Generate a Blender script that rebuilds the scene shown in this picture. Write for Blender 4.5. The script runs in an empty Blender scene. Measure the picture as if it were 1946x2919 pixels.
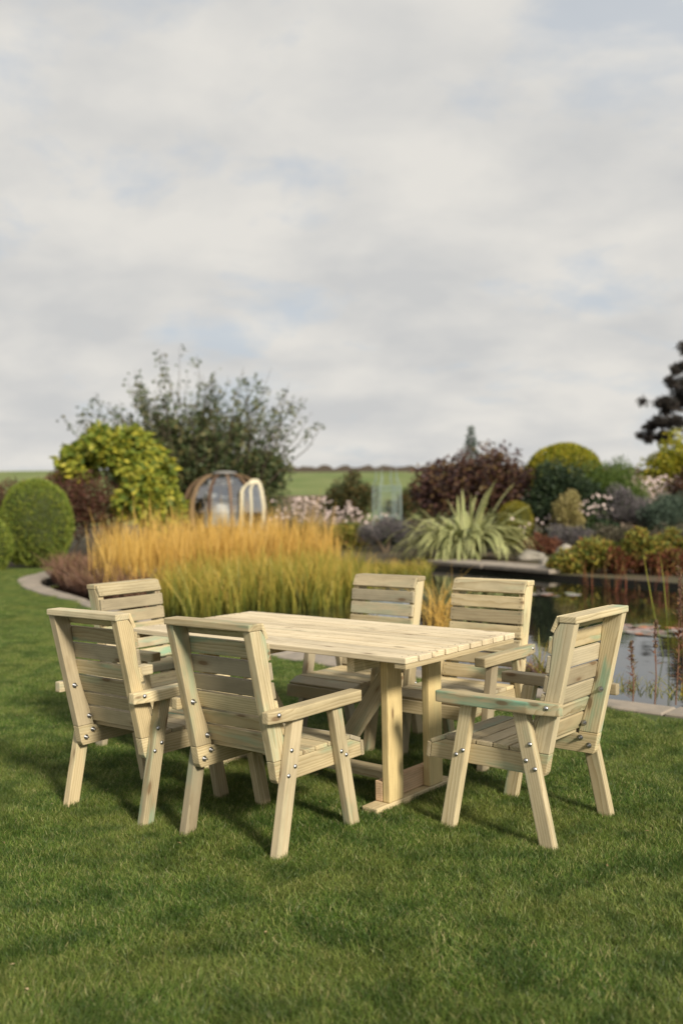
import bpy, bmesh, math, random
import numpy as np
from mathutils import Vector, Matrix, geometry

R = math.radians
rng = np.random.default_rng(7)
random.seed(7)
sc = bpy.context.scene
COL = sc.collection

# ------------------------------------------------------------------ camera
F_PX, PITCH, ROLL, CAM_H = 2822.7, -0.0153, -0.0191, 1.4253     # solved from the furniture (photo 1946 x 2919)
cam = bpy.data.cameras.new('camera')
camo = bpy.data.objects.new('camera', cam); COL.objects.link(camo)
cam.sensor_fit = 'HORIZONTAL'; cam.sensor_width = 24.0
cam.lens = 24.0 * F_PX / 1946.0
cam.clip_start = 0.05; cam.clip_end = 2000
fw = Vector((0, math.cos(PITCH), math.sin(PITCH))); up0 = Vector((0, -math.sin(PITCH), math.cos(PITCH))); rt0 = Vector((1, 0, 0))
cx_ = rt0 * math.cos(ROLL) + up0 * math.sin(ROLL); cy_ = -rt0 * math.sin(ROLL) + up0 * math.cos(ROLL)
M_ = Matrix((cx_, cy_, -fw)).transposed().to_4x4(); M_.translation = (0, 0, CAM_H)
camo.matrix_world = M_
cam.dof.use_dof = True; cam.dof.focus_distance = 4.15; cam.dof.aperture_fstop = 1.65
sc.camera = camo

def at(px, py, Y):
    """point seen at photo pixel (px, py) at depth Y"""
    dx, dy = px - 973, py - 1459.5
    cr, sr = math.cos(ROLL), math.sin(ROLL)
    a = dx * cr + dy * sr; b = -dx * sr + dy * cr
    cp, sp = math.cos(PITCH), math.sin(PITCH)
    d = Vector((a, F_PX * cp + b * sp, F_PX * sp - b * cp))
    return d * (Y / d.y) + Vector((0, 0, CAM_H))
def ground(px, py, z=0.0):
    d = at(px, py, 1.0) - Vector((0, 0, CAM_H))
    return d * ((z - CAM_H) / d.z) + Vector((0, 0, CAM_H))

# ------------------------------------------------------------------ sky, sun, exposure
SUN_DIR = Vector((0.55, -0.835, 0.0)).normalized(); SUN_EL = R(31)
sun_vec = Vector((SUN_DIR.x * math.cos(SUN_EL), SUN_DIR.y * math.cos(SUN_EL), math.sin(SUN_EL)))
w = bpy.data.worlds.new('World'); sc.world = w; w.use_nodes = True
nt = w.node_tree; N = nt.nodes; L = nt.links
bg = N['Background']; bg.inputs['Strength'].default_value = 0.1
sky = N.new('ShaderNodeTexSky'); sky.sky_type = 'NISHITA'; sky.sun_disc = False
sky.sun_elevation = SUN_EL; sky.sun_rotation = math.atan2(SUN_DIR.x, SUN_DIR.y)
sky.air_density = 1.0; sky.dust_density = 2.0; sky.ozone_density = 1.5
tc = N.new('ShaderNodeTexCoord')
sep = N.new('ShaderNodeSeparateXYZ'); L.new(tc.outputs['Generated'], sep.inputs[0])
def wm(op, a, b=None):
    m = N.new('ShaderNodeMath'); m.operation = op
    for i, v in enumerate((a, b)):
        if v is None: continue
        if isinstance(v, (int, float)): m.inputs[i].default_value = v
        else: L.new(v, m.inputs[i])
    return m.outputs[0]
zc = wm('ADD', wm('MAXIMUM', sep.outputs['Z'], 0.0), 0.34)
cmb = N.new('ShaderNodeCombineXYZ')
L.new(wm('DIVIDE', sep.outputs['X'], zc), cmb.inputs[0]); L.new(wm('DIVIDE', sep.outputs['Y'], zc), cmb.inputs[1])
mp = N.new('ShaderNodeMapping'); mp.inputs['Scale'].default_value = (1.8, 2.1, 1.0); mp.inputs['Location'].default_value = (0.35, 0.2, 0.0)
mp.inputs['Rotation'].default_value = (0, 0, R(-14))
L.new(cmb.outputs[0], mp.inputs[0])
n1 = N.new('ShaderNodeTexNoise'); n1.inputs['Scale'].default_value = 1.5; n1.inputs['Detail'].default_value = 7; n1.inputs['Roughness'].default_value = 0.6; n1.inputs['Distortion'].default_value = 0.25
L.new(mp.outputs[0], n1.inputs['Vector'])
n2 = N.new('ShaderNodeTexNoise'); n2.inputs['Scale'].default_value = 2.2; n2.inputs['Detail'].default_value = 5; n2.inputs['Roughness'].default_value = 0.5; n2.inputs['Distortion'].default_value = 0.15
mp2 = N.new('ShaderNodeMapping'); mp2.inputs['Location'].default_value = (4.2, 1.3, 2.0); L.new(mp.outputs[0], mp2.inputs[0]); L.new(mp2.outputs[0], n2.inputs['Vector'])
rampc = N.new('ShaderNodeValToRGB')       # cloud tone: grey undersides to pale tops
rampc.color_ramp.elements[0].position = 0.34; rampc.color_ramp.elements[0].color = (5.45, 5.46, 5.4, 1)
rampc.color_ramp.elements[1].position = 0.66; rampc.color_ramp.elements[1].color = (6.95, 6.74, 6.32, 1)
L.new(n2.outputs['Fac'], rampc.inputs[0])
rampm = N.new('ShaderNodeValToRGB')       # cover: gaps where pale blue shows
rampm.color_ramp.elements[0].position = 0.34; rampm.color_ramp.elements[0].color = (0.30, 0.30, 0.30, 1)
rampm.color_ramp.elements[1].position = 0.47; rampm.color_ramp.elements[1].color = (1, 1, 1, 1)
L.new(n1.outputs['Fac'], rampm.inputs[0])
mixs = N.new('ShaderNodeMix'); mixs.data_type = 'RGBA'
veil = N.new('ShaderNodeMix'); veil.data_type = 'RGBA'; veil.inputs[0].default_value = 0.8
L.new(sky.outputs[0], veil.inputs[6]); veil.inputs[7].default_value = (5.2, 5.65, 6.15, 1)
L.new(rampm.outputs[0], mixs.inputs[0]); L.new(veil.outputs[2], mixs.inputs[6]); L.new(rampc.outputs[0], mixs.inputs[7])
L.new(mixs.outputs[2], bg.inputs['Color'])

sun = bpy.data.lights.new('sun', 'SUN'); suno = bpy.data.objects.new('sun', sun); COL.objects.link(suno)
sun.energy = 5.0; sun.angle = R(9); sun.color = (1.0, 0.89, 0.72)
suno.rotation_euler = (-sun_vec).to_track_quat('-Z', 'Y').to_euler()
suno.location = (6, -5, 8)

vs = sc.view_settings
vs.view_transform = 'Standard'; vs.look = 'None'; vs.exposure = 0.15; vs.gamma = 1.0; vs.use_curve_mapping = False
sc.render.engine = 'CYCLES'
cy = sc.cycles
cy.use_denoising = True; cy.max_bounces = 8; cy.diffuse_bounces = 3; cy.glossy_bounces = 4; cy.transmission_bounces = 6; cy.transparent_max_bounces = 12
cy.caustics_reflective = False; cy.caustics_refractive = False; cy.sample_clamp_indirect = 6.0

# ------------------------------------------------------------------ material helpers
class MT:
    def __init__(s, name):
        s.m = bpy.data.materials.new(name); s.m.use_nodes = True
        s.t = s.m.node_tree; s.n = s.t.nodes; s.b = s.n['Principled BSDF']; s.o = s.n['Material Output']
        s.b.inputs['Specular IOR Level'].default_value = 0.3
    def new(s, t, **k):
        n = s.n.new(t)
        for a, v in k.items(): setattr(n, a, v)
        return n
    def lk(s, a, b): s.t.links.new(a, b)
    def math(s, op, a, b=None, c=None):
        m = s.new('ShaderNodeMath', operation=op)
        for i, v in enumerate((a, b, c)):
            if v is None: continue
            if isinstance(v, (int, float)): m.inputs[i].default_value = v
            else: s.lk(v, m.inputs[i])
        return m.outputs[0]
    def mix(s, f, a, b, blend='MIX'):
        m = s.new('ShaderNodeMix', data_type='RGBA', blend_type=blend)
        for i, v in ((0, f), (6, a), (7, b)):
            if isinstance(v, (int, float)): m.inputs[i].default_value = v
            elif isinstance(v, tuple): m.inputs[i].default_value = (*v, 1) if len(v) == 3 else v
            else: s.lk(v, m.inputs[i])
        return m.outputs[2]
    def ramp(s, f, stops, interp='LINEAR'):
        r = s.new('ShaderNodeValToRGB'); r.color_ramp.interpolation = interp
        e = r.color_ramp.elements
        while len(e) < len(stops): e.new(0.5)
        for i, (p, c) in enumerate(stops):
            e[i].position = p; e[i].color = (*c, 1) if len(c) == 3 else c
        s.lk(f, r.inputs[0]); return r.outputs[0]
    def noise(s, v, scale, detail=4, rough=0.55, dist=0.0):
        n = s.new('ShaderNodeTexNoise'); n.inputs['Scale'].default_value = scale; n.inputs['Detail'].default_value = detail
        n.inputs['Roughness'].default_value = rough; n.inputs['Distortion'].default_value = dist
        if v is not None: s.lk(v, n.inputs['Vector'])
        return n.outputs['Fac']
    def map(s, v, sca=(1, 1, 1), loc=(0, 0, 0)):
        m = s.new('ShaderNodeMapping'); m.inputs['Scale'].default_value = sca; m.inputs['Location'].default_value = loc
        s.lk(v, m.inputs[0]); return m.outputs[0]
    def col(s, c): s.lk(c, s.b.inputs['Base Color']) if not isinstance(c, tuple) else setattr(s.b.inputs['Base Color'], 'default_value', (*c, 1))
    def rough(s, v): s.b.inputs['Roughness'].default_value = v
    def bump(s, h, strength=0.3, dist=0.01):
        b = s.new('ShaderNodeBump'); b.inputs['Strength'].default_value = strength; b.inputs['Distance'].default_value = dist
        s.lk(h, b.inputs['Height']); s.lk(b.outputs[0], s.b.inputs['Normal'])

def wood(name, light, dark, green=0.5, grey=0.4, knots=True, var=0.5):
    t = MT(name)
    tcn = t.new('ShaderNodeTexCoord'); oi = t.new('ShaderNodeObjectInfo')
    rv = t.new('ShaderNodeTexWhiteNoise', noise_dimensions='1D'); t.lk(oi.outputs['Random'], rv.inputs['W'])
    off = t.new('ShaderNodeVectorMath', operation='MULTIPLY_ADD')
    t.lk(rv.outputs['Color'], off.inputs[0]); off.inputs[1].default_value = (40.0, 0.16, 0.16)
    sub = t.new('ShaderNodeVectorMath', operation='SUBTRACT'); sub.inputs[1].default_value = (0, 0.08, 0.08)
    t.lk(tcn.outputs['Object'], sub.inputs[0]); t.lk(sub.outputs[0], off.inputs[2])
    P = off.outputs[0]
    # growth rings around a pith that lies somewhere in or beside the board
    warp = t.new('ShaderNodeTexNoise'); warp.inputs['Scale'].default_value = 1.0; warp.inputs['Detail'].default_value = 3
    t.lk(t.map(P, (2.2, 9, 9)), warp.inputs['Vector'])
    wp = t.new('ShaderNodeVectorMath', operation='MULTIPLY_ADD'); t.lk(warp.outputs['Color'], wp.inputs[0]); wp.inputs[1].default_value = (0, 0.030, 0.030); t.lk(P, wp.inputs[2])
    wv = t.new('ShaderNodeTexWave', wave_type='RINGS', rings_direction='X', wave_profile='SAW'); t.lk(wp.outputs[0], wv.inputs['Vector'])
    wv.inputs['Scale'].default_value = 30; wv.inputs['Distortion'].default_value = 0.6; wv.inputs['Detail'].default_value = 1
    ring = t.math('POWER', wv.outputs['Fac'], 2.2)
    fibre = t.noise(t.map(P, (9, 260, 260)), 1.0, 4, 0.6)
    streak = t.noise(t.map(P, (1.3, 26, 26)), 1.0, 3, 0.6)
    base = t.mix(t.math('MULTIPLY', ring, 0.85), light, dark)
    base = t.mix(t.math('MULTIPLY', t.math('SUBTRACT', fibre, 0.5), 0.55), base, (0.25, 0.19, 0.10))
    base = t.mix(t.math('MULTIPLY', t.math('MAXIMUM', t.math('SUBTRACT', streak, 0.35), 0.0), 1.1), base, tuple(min(1, c * 1.22) for c in light))
    # treatment salts: soft green streaks on some boards
    gn = t.noise(t.map(P, (3.0, 14, 14)), 1.0, 3, 0.55)
    gf = t.math('MULTIPLY', t.math('SMOOTH_MIN', t.math('MULTIPLY', t.math('MAXIMUM', t.math('SUBTRACT', gn, 0.525), 0.0), 5.0), 0.75, 0.1),
                t.math('MULTIPLY', t.math('POWER', oi.outputs['Random'], 1.6), green))
    base = t.mix(gf, base, (0.20, 0.42, 0.30))
    sp = t.new('ShaderNodeSeparateXYZ'); t.lk(rv.outputs['Color'], sp.inputs[0])
    gy = t.math('MULTIPLY', t.math('POWER', sp.outputs[1], 3.0), grey)
    base = t.mix(gy, base, (0.34, 0.31, 0.24))
    base = t.mix(t.math('MULTIPLY', sp.outputs[2], 0.28), base, (0.56, 0.41, 0.20))
    br = t.math('MULTIPLY_ADD', sp.outputs[0], var, 1.14 - var)
    stain = t.noise(t.map(P, (2.5, 9, 9)), 1.6, 4, 0.6)
    br = t.math('MULTIPLY', br, t.ramp(stain, [(0.34, (0.82, 0.82, 0.82)), (0.56, (1.03, 1.03, 1.03))]))
    cb = t.new('ShaderNodeCombineXYZ')
    for k_ in range(3): t.lk(br, cb.inputs[k_])
    base = t.mix(1.0, base, cb.outputs[0], 'MULTIPLY')
    if knots:
        vo = t.new('ShaderNodeTexVoronoi', feature='F1'); vo.inputs['Scale'].default_value = 1.0
        t.lk(t.map(P, (3.9, 12, 12)), vo.inputs['Vector'])
        kd = vo.outputs['Distance']
        k1 = t.ramp(kd, [(0.0, (1, 1, 1)), (0.085, (0.95, 0.95, 0.95)), (0.14, (0.25, 0.25, 0.25)), (0.26, (0, 0, 0))])
        base = t.mix(t.math('MULTIPLY', k1, 0.8), base, (0.13, 0.075, 0.035))
    t.col(base); t.rough(0.72)
    t.bump(t.math('ADD', t.math('MULTIPLY', fibre, 0.6), t.math('MULTIPLY', ring, -0.5)), 0.25, 0.002)
    return t.m

def leafmat(name, cols, trans=0.25, rough=0.5, patch=None):
    """cols: three or more colours picked at random leaf by leaf (attribute tint)"""
    t = MT(name)
    a = t.new('ShaderNodeAttribute', attribute_name='tint')
    n = len(cols)
    c = t.ramp(a.outputs['Fac'], [((i + 0.0) / (n - 1), cc) for i, cc in enumerate(cols)])
    if patch:
        g = t.new('ShaderNodeNewGeometry')
        pn = t.noise(g.outputs['Position'], patch[0], 3)
        c = t.mix(t.ramp(pn, [(0.42, (0, 0, 0)), (0.62, (1, 1, 1))]), c, patch[1])
    t.col(c); t.rough(rough)
    tr = t.new('ShaderNodeBsdfTranslucent'); t.lk(c, tr.inputs[0])
    mx = t.new('ShaderNodeMixShader'); mx.inputs[0].default_value = trans
    t.lk(t.b.outputs[0], mx.inputs[1]); t.lk(tr.outputs[0], mx.inputs[2]); t.lk(mx.outputs[0], t.o.inputs[0])
    return t.m

def plain(name, c, rough=0.6, metal=0.0, nscale=None, c2=None, bump=0.0):
    t = MT(name)
    if nscale:
        tcn = t.new('ShaderNodeTexCoord'); oi = t.new('ShaderNodeObjectInfo')
        ad = t.new('ShaderNodeVectorMath', operation='ADD'); t.lk(tcn.outputs['Object'], ad.inputs[0])
        cb = t.new('ShaderNodeCombineXYZ'); t.lk(t.math('MULTIPLY', oi.outputs['Random'], 37.0), cb.inputs[0]); t.lk(cb.outputs[0], ad.inputs[1])
        f = t.noise(ad.outputs[0], nscale, 6, 0.6)
        f2 = t.ramp(f, [(0.3, (0, 0, 0)), (0.7, (1, 1, 1))])
        c_ = t.mix(f2, c, c2)
        c_ = t.mix(t.math('MULTIPLY', t.math('SUBTRACT', oi.outputs['Random'], 0.3), 0.35), c_, tuple(x * 0.6 for x in c))
        t.col(c_)
        if bump: t.bump(f, bump, 0.02)
    else: t.col(c)
    t.rough(rough); t.b.inputs['Metallic'].default_value = metal
    return t.m

M = {}
M['wood'] = wood('treated_pine', (0.57, 0.495, 0.32), (0.29, 0.22, 0.105), green=1.35, grey=0.9)
M['wood_top'] = wood('treated_pine_table_top', (0.60, 0.535, 0.40), (0.40, 0.33, 0.22), green=0.25, grey=0.4, var=0.22)
M['wood_pink'] = wood('pinkish_pine', (0.62, 0.44, 0.29), (0.42, 0.24, 0.13), green=0.2, grey=0.1)
M['wood_leg'] = wood('table_leg_pine', (0.58, 0.48, 0.25), (0.33, 0.23, 0.09), green=0.4, grey=0.0, var=0.12)
M['steel'] = plain('zinc_plated_steel', (0.42, 0.43, 0.45), 0.38, 1.0)
M['pod_timber'] = wood('cedar_rib', (0.135, 0.08, 0.05), (0.08, 0.048, 0.03), green=0.0, grey=0.4, knots=False)
M['stone'] = plain('paving_stone', (0.33, 0.285, 0.235), 0.85, 0, 5.0, (0.20, 0.18, 0.155), 0.4)
M['walling'] = plain('wall_stone', (0.25, 0.20, 0.155), 0.9, 0, 6.0, (0.14, 0.11, 0.09), 0.5)
M['rock'] = plain('boulder_stone', (0.34, 0.31, 0.27), 0.9, 0, 4.0, (0.18, 0.17, 0.14), 0.6)
M['bark'] = plain('bark', (0.09, 0.07, 0.05), 0.9, 0, 20.0, (0.045, 0.035, 0.028), 0.5)
M['twig'] = plain('twig', (0.12, 0.09, 0.06), 0.85)

# ------------------------------------------------------------------ mesh helpers
def link(o, parent=None):
    COL.objects.link(o)
    if parent is not None: o.parent = parent
    return o
def tag(o, label=None, cat=None, group=None, kind=None):
    if label: o['label'] = label
    if cat: o['category'] = cat
    if group: o['group'] = group
    if kind: o['kind'] = kind
    return o
def empty(name, loc=(0, 0, 0), rz=0.0):
    o = bpy.data.objects.new(name, None); o.empty_display_size = 0.1
    o.location = loc; o.rotation_euler = (0, 0, rz); return link(o)

def mesh_np(name, V, F, mat, tint=None, smooth=False):
    """V (n,3), F (m,k) faces of one size"""
    V = np.asarray(V, np.float32); F = np.asarray(F, np.int32)
    me = bpy.data.meshes.new(name)
    m, k = F.shape
    me.vertices.add(len(V)); me.vertices.foreach_set('co', V.ravel())
    me.loops.add(m * k); me.loops.foreach_set('vertex_index', F.ravel())
    me.polygons.add(m); me.polygons.foreach_set('loop_start', np.arange(0, m * k, k, dtype=np.int32))
    me.polygons.foreach_set('use_smooth', np.full(m, smooth))
    me.materials.append(mat)
    if tint is not None:
        a = me.attributes.new('tint', 'FLOAT', 'FACE'); a.data.foreach_set('value', np.asarray(tint, np.float32))
    me.update(calc_edges=True)
    return me
def obj(name, me, parent=None): return link(bpy.data.objects.new(name, me), parent)

def bm_mesh(name, bm, mat, smooth=False):
    me = bpy.data.meshes.new(name); bm.to_mesh(me); bm.free(); me.materials.append(mat)
    if smooth:
        for p in me.polygons: p.use_smooth = True
    return me

def box_mesh(name, sx, sy, sz, mat, bev=0.004, seg=2):
    bm = bmesh.new(); bmesh.ops.create_cube(bm, size=1.0)
    for v in bm.verts: v.co = Vector((v.co.x * sx, v.co.y * sy, v.co.z * sz))
    if bev: bmesh.ops.bevel(bm, geom=list(bm.edges), offset=bev, segments=seg, affect='EDGES', profile=0.6)
    return bm_mesh(name, bm, mat)

def frame(ax, ay, loc):
    """matrix with local X along ax, local Y near ay"""
    X = Vector(ax).normalized(); Z = X.cross(Vector(ay)).normalized(); Y = Z.cross(X)
    m = Matrix((X, Y, Z)).transposed().to_4x4(); m.translation = Vector(loc); return m

def board(name, parent, a, b, ydir, wy, wz, mat, bev=0.004):
    """straight board from a to b, wy wide along ydir, wz thick across"""
    a, b = Vector(a), Vector(b); d = b - a
    o = obj(name, box_mesh(name, d.length, wy, wz, mat, bev), parent)
    o.matrix_local = frame(d, ydir, (a + b) / 2); return o

def profile(name, parent, pts, x0, x1, mat, bev=0.004, axis=None):
    """side profile pts (y, z) extruded in x from x0 to x1; local X runs along `axis`"""
    P = [Vector((0, y, z)) for y, z in pts]
    c = sum(P, Vector()) / len(P); c.x = (x0 + x1) / 2
    ax = Vector(axis) if axis else (P[1] - P[0])
    m = frame(ax, (1, 0, 0), c); inv = m.inverted()
    bm = bmesh.new()
    lo = [bm.verts.new(inv @ Vector((x0, p.y, p.z))) for p in P]; hi = [bm.verts.new(inv @ Vector((x1, p.y, p.z))) for p in P]
    n = len(P); bm.faces.new(lo[::-1]); bm.faces.new(hi)
    for i in range(n): bm.faces.new((lo[i], lo[(i + 1) % n], hi[(i + 1) % n], hi[i]))
    bmesh.ops.recalc_face_normals(bm, faces=bm.faces)
    if bev: bmesh.ops.bevel(bm, geom=list(bm.edges), offset=bev, segments=2, affect='EDGES', profile=0.6, clamp_overlap=True)
    o = obj(name, bm_mesh(name, bm, mat), parent); o.matrix_local = m; return o

def lathe(prof, seg=12):
    V = []; F = []
    for r, z in prof:
        for k in range(seg):
            a = 2 * math.pi * k / seg; V.append((r * math.cos(a), r * math.sin(a), z))
    for i in range(len(prof) - 1):
        for k in range(seg):
            F.append((i * seg + k, i * seg + (k + 1) % seg, (i + 1) * seg + (k + 1) % seg, (i + 1) * seg + k))
    return np.array(V), np.array(F)

def tubes(paths, radii, seg=6):
    """many tapered tubes joined: each path a list of points"""
    VV = []; FF = []; base = 0
    for path, rad in zip(paths, radii):
        n = len(path); P = [Vector(p) for p in path]
        for i, p in enumerate(P):
            d = (P[min(i + 1, n - 1)] - P[max(i - 1, 0)])
            if d.length < 1e-6: d = Vector((0, 0, 1))
            d.normalize()
            u = d.cross(Vector((0.31, 0.95, 0.1))).normalized(); v = d.cross(u)
            for k in range(seg):
                a = 2 * math.pi * k / seg; q = p + (u * math.cos(a) + v * math.sin(a)) * rad[i]
                VV.append((q.x, q.y, q.z))
        for i in range(n - 1):
            for k in range(seg):
                FF.append((base + i * seg + k, base + i * seg + (k + 1) % seg, base + (i + 1) * seg + (k + 1) % seg, base + (i + 1) * seg + k))
        base += n * seg
    return np.array(VV), np.array(FF)

def unit(v): return v / np.maximum(np.linalg.norm(v, axis=-1, keepdims=True), 1e-9)
def rand_dirs(n): return unit(rng.normal(size=(n, 3)))

def leaf_quads(C, D, U, length, width):
    """rhombic leaves at C pointing along D, blade facing across U; folded a little at the tip"""
    n = len(C); D = unit(D); S = unit(np.cross(D, U)); Nn = np.cross(S, D)
    l = np.asarray(length).reshape(-1, 1) * np.ones((n, 1)); w_ = np.asarray(width).reshape(-1, 1) * np.ones((n, 1))
    a = C; b = C + D * l * 0.45 + S * w_ * 0.5 + Nn * w_ * 0.12; c = C + D * l - Nn * w_ * 0.15; d = C + D * l * 0.45 - S * w_ * 0.5 + Nn * w_ * 0.12
    V = np.stack([a, b, c, d], 1).reshape(-1, 3); F = np.arange(4 * n).reshape(n, 4)
    return V, F

def ribbons(B, D, bend, Ln, W, seg=3, sdir=None, taper=0.75, base_w=0.8):
    """blades: base B, start direction D, bend vector (times s^2), length, width"""
    n = len(B); D = unit(D)
    Ln = np.asarray(Ln).reshape(-1, 1) * np.ones((n, 1)); W = np.asarray(W).reshape(-1, 1) * np.ones((n, 1))
    if sdir is None:
        a = rng.uniform(0, 2 * np.pi, n); sdir = np.stack([np.cos(a), np.sin(a), np.zeros(n)], 1)
    rows = []
    for i in range(seg + 1):
        s = i / seg
        c = B + D * Ln * s + bend * Ln * s * s
        wd = W * (base_w + (1 - base_w) * min(1, s * 3)) * max(0.06, 1 - s ** (1 / max(1e-3, 1 - taper)))
        rows.append(c - sdir * wd * 0.5); rows.append(c + sdir * wd * 0.5)
    V = np.stack(rows, 1)
    k = 2 * (seg + 1)
    f = np.array([[2 * i, 2 * i + 1, 2 * i + 3, 2 * i + 2] for i in range(seg)])
    F = (np.arange(n)[:, None, None] * k + f[None]).reshape(-1, 4)
    return V.reshape(-1, 3), F
def spread(t, seg): return np.repeat(t, seg)

# ================================================================== THE SETTING
# lawn side of the stone path round the pond (ground points), from beyond the right edge round to the far left
OUT = [(7.5, 2.2), (5.2, 3.7), (3.6, 4.85)] + [tuple(ground(*p).xy) for p in ((1946, 2051), (1836, 2037), (1724, 2022), (1330, 1962), (1130, 1928), (949, 1903), (862, 1889), (780, 1876), (640, 1846), (500, 1812), (370, 1772), (251, 1733), (196, 1712), (138, 1699), (100, 1691), (60, 1674), (46, 1660), (52, 1650), (100, 1637), (176, 1624), (260, 1614))]
INN = [(7.8, 2.7), (5.55, 4.15), (3.85, 5.2)] + [tuple(ground(*p).xy) for p in ((1946, 2027), (1840, 2015), (1731, 2002), (1330, 1940), (1130, 1905), (949, 1876), (862, 1861), (780, 1847), (640, 1820), (500, 1788), (370, 1752), (270, 1720), (215, 1701), (170, 1689), (138, 1678), (118, 1668), (113, 1660), (124, 1653), (158, 1644), (212, 1634), (285, 1623))]
def smooth_line(P, it=2):
    for _ in range(it):
        Q = [P[0]]
        for a, b in zip(P, P[1:]):
            Q += [(a[0] * .75 + b[0] * .25, a[1] * .75 + b[1] * .25), (a[0] * .25 + b[0] * .75, a[1] * .25 + b[1] * .75)]
        P = Q + [P[-1]]
    return P
OUTs, INNs = smooth_line(OUT), smooth_line(INN)
FAR = [tuple(ground(*p).xy) for p in ((420, 1612), (620, 1606), (800, 1604), (1000, 1606), (1235, 1610), (1420, 1622), (1590, 1638), (1750, 1650), (1946, 1664))] + [(8.5, 15.6), (12.0, 12.5), (13.5, 8), (11.5, 3.5)]
POND = INNs + FAR                      # closed loop

def sheet(name, outer, holes, z, mat):
    polys = [[Vector((x, y, 0)) for x, y in outer]] + [[Vector((x, y, 0)) for x, y in h] for h in holes]
    tri = geometry.tessellate_polygon(polys)
    V = [(p.x, p.y, z) for q in polys for p in q]
    me = mesh_np(name, V, np.array(tri), mat)
    bm = bmesh.new(); bm.from_mesh(me); bmesh.ops.recalc_face_normals(bm, faces=bm.faces)
    if sum(f.normal.z for f in bm.faces) < 0: bmesh.ops.reverse_faces(bm, faces=bm.faces)
    bm.to_mesh(me); bm.free()
    return tag(obj(name, me), kind='structure')

t = MT('soil_and_low_growth'); g = t.new('ShaderNodeNewGeometry'); pz = g.outputs['Position']
c = t.mix(t.ramp(t.noise(pz, 1.6, 6), [(0.4, (0, 0, 0)), (0.65, (1, 1, 1))]), (0.06, 0.045, 0.03), (0.05, 0.065, 0.02))
c = t.mix(t.noise(pz, 14.0, 4), c, (0.10, 0.075, 0.05)); t.col(c); t.rough(0.95); t.bump(t.noise(pz, 20, 4), 0.6, 0.03); M['soil'] = t.m
t = MT('lawn_thatch'); g = t.new('ShaderNodeNewGeometry'); pz = g.outputs['Position']
c = t.mix(t.noise(pz, 60, 3), (0.03, 0.05, 0.012), (0.085, 0.095, 0.03)); c = t.mix(t.noise(pz, 1.1, 4), c, (0.055, 0.085, 0.018)); t.col(c); t.rough(0.95); t.bump(t.noise(pz, 150, 2), 0.5, 0.01); M['thatch'] = t.m
t = MT('pond_water'); t.col((0.010, 0.012, 0.009)); t.rough(0.035); t.b.inputs['IOR'].default_value = 1.6; t.b.inputs['Specular IOR Level'].default_value = 0.5
g = t.new('ShaderNodeNewGeometry'); t.bump(t.noise(t.map(g.outputs['Position'], (1, 1.6, 1)), 2.2, 3), 0.05, 0.03); M['water'] = t.m
t = MT('pasture'); g = t.new('ShaderNodeNewGeometry'); pz = g.outputs['Position']
c = t.mix(t.ramp(t.noise(t.map(pz, (0.3, 0.12, 1)), 0.5, 5), [(0.35, (0, 0, 0)), (0.65, (1, 1, 1))]), (0.105, 0.155, 0.035), (0.19, 0.215, 0.075))
c = t.mix(t.math('MULTIPLY', t.noise(pz, 3.0, 5), 0.4), c, (0.07, 0.10, 0.03)); t.col(c); t.rough(0.95); M['pasture'] = t.m

BIG = [(-70, -6), (70, -6), (70, 60), (-70, 60)]
sheet('ground', BIG, [POND], 0.0, M['soil'])
sheet('pond_water', [(x, y) for x, y in POND], [], -0.075, M['water'])
# pond rim wall down into the water
V = []; F = []
for x, y in POND: V += [(x, y, 0.0), (x, y, -0.5)]
n = len(POND)
F = [(2 * i, 2 * i + 1, 2 * ((i + 1) % n) + 1, 2 * ((i + 1) % n)) for i in range(n)]
tag(obj('pond_rim', mesh_np('pond_rim', V, F, plain('pond_liner', (0.03, 0.027, 0.022), 0.8))), kind='structure')
LAWN = [(-40, -5), (12, -5)] + OUTs + [(-4.6, 20.6), (-5.9, 21.3), (-7.0, 21.2), (-8.6, 21.6), (-11, 22.6), (-16, 23), (-40, 23)]
sheet('lawn', LAWN, [], 0.004, M['thatch'])

# hill: pasture rising to a crest
nx, ny = 90, 40
xs = np.linspace(-170, 170, nx); ys = np.concatenate([np.linspace(59, 180, 28), np.linspace(188, 420, 12)])
crest = lambda x: 7.3 - 0.020 * (x + 60) - 0.00004 * (x + 60) ** 2
V = []
for y in ys:
    for x in xs:
        u = min(1, max(0, (y - 59) / 121)); s = u * u * (3 - 2 * u) * 0.6 + u * 0.4
        z = -0.02 + crest(x) * s if y <= 180 else crest(x) - (y - 180) * 0.06
        V.append((x, y, z + 0.12 * math.sin(x * 0.11 + y * 0.07) * u))
F = [(j * nx + i, j * nx + i + 1, (j + 1) * nx + i + 1, (j + 1) * nx + i) for j in range(len(ys) - 1) for i in range(nx - 1)]
tag(obj('hill', mesh_np('hill', V, F, M['pasture'], smooth=True)), kind='structure')
# dry stone wall along the crest
V = []; F = []
wx = np.arange(-22, 60, 0.8)
for i, x in enumerate(wx):
    z0 = crest(x) - 0.3; h = 1.35 + 0.2 * math.sin(x * 1.7) + 0.15 * rng.normal()
    for y in (179.0, 179.7): V += [(x, y, z0), (x, y, z0 + h)]
for i in range(len(wx) - 1):
    a = 4 * i; b = a + 4
    F += [(a, b, b + 1, a + 1), (a + 1, b + 1, b + 3, a + 3), (a + 2, a + 3, b + 3, b + 2)]
tag(obj('field_wall', mesh_np('field_wall', V, F, plain('crest_wall_stone', (0.075, 0.06, 0.05), 0.9))), 'dark dry stone wall running along the crest of the green hill', 'wall')

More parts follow.
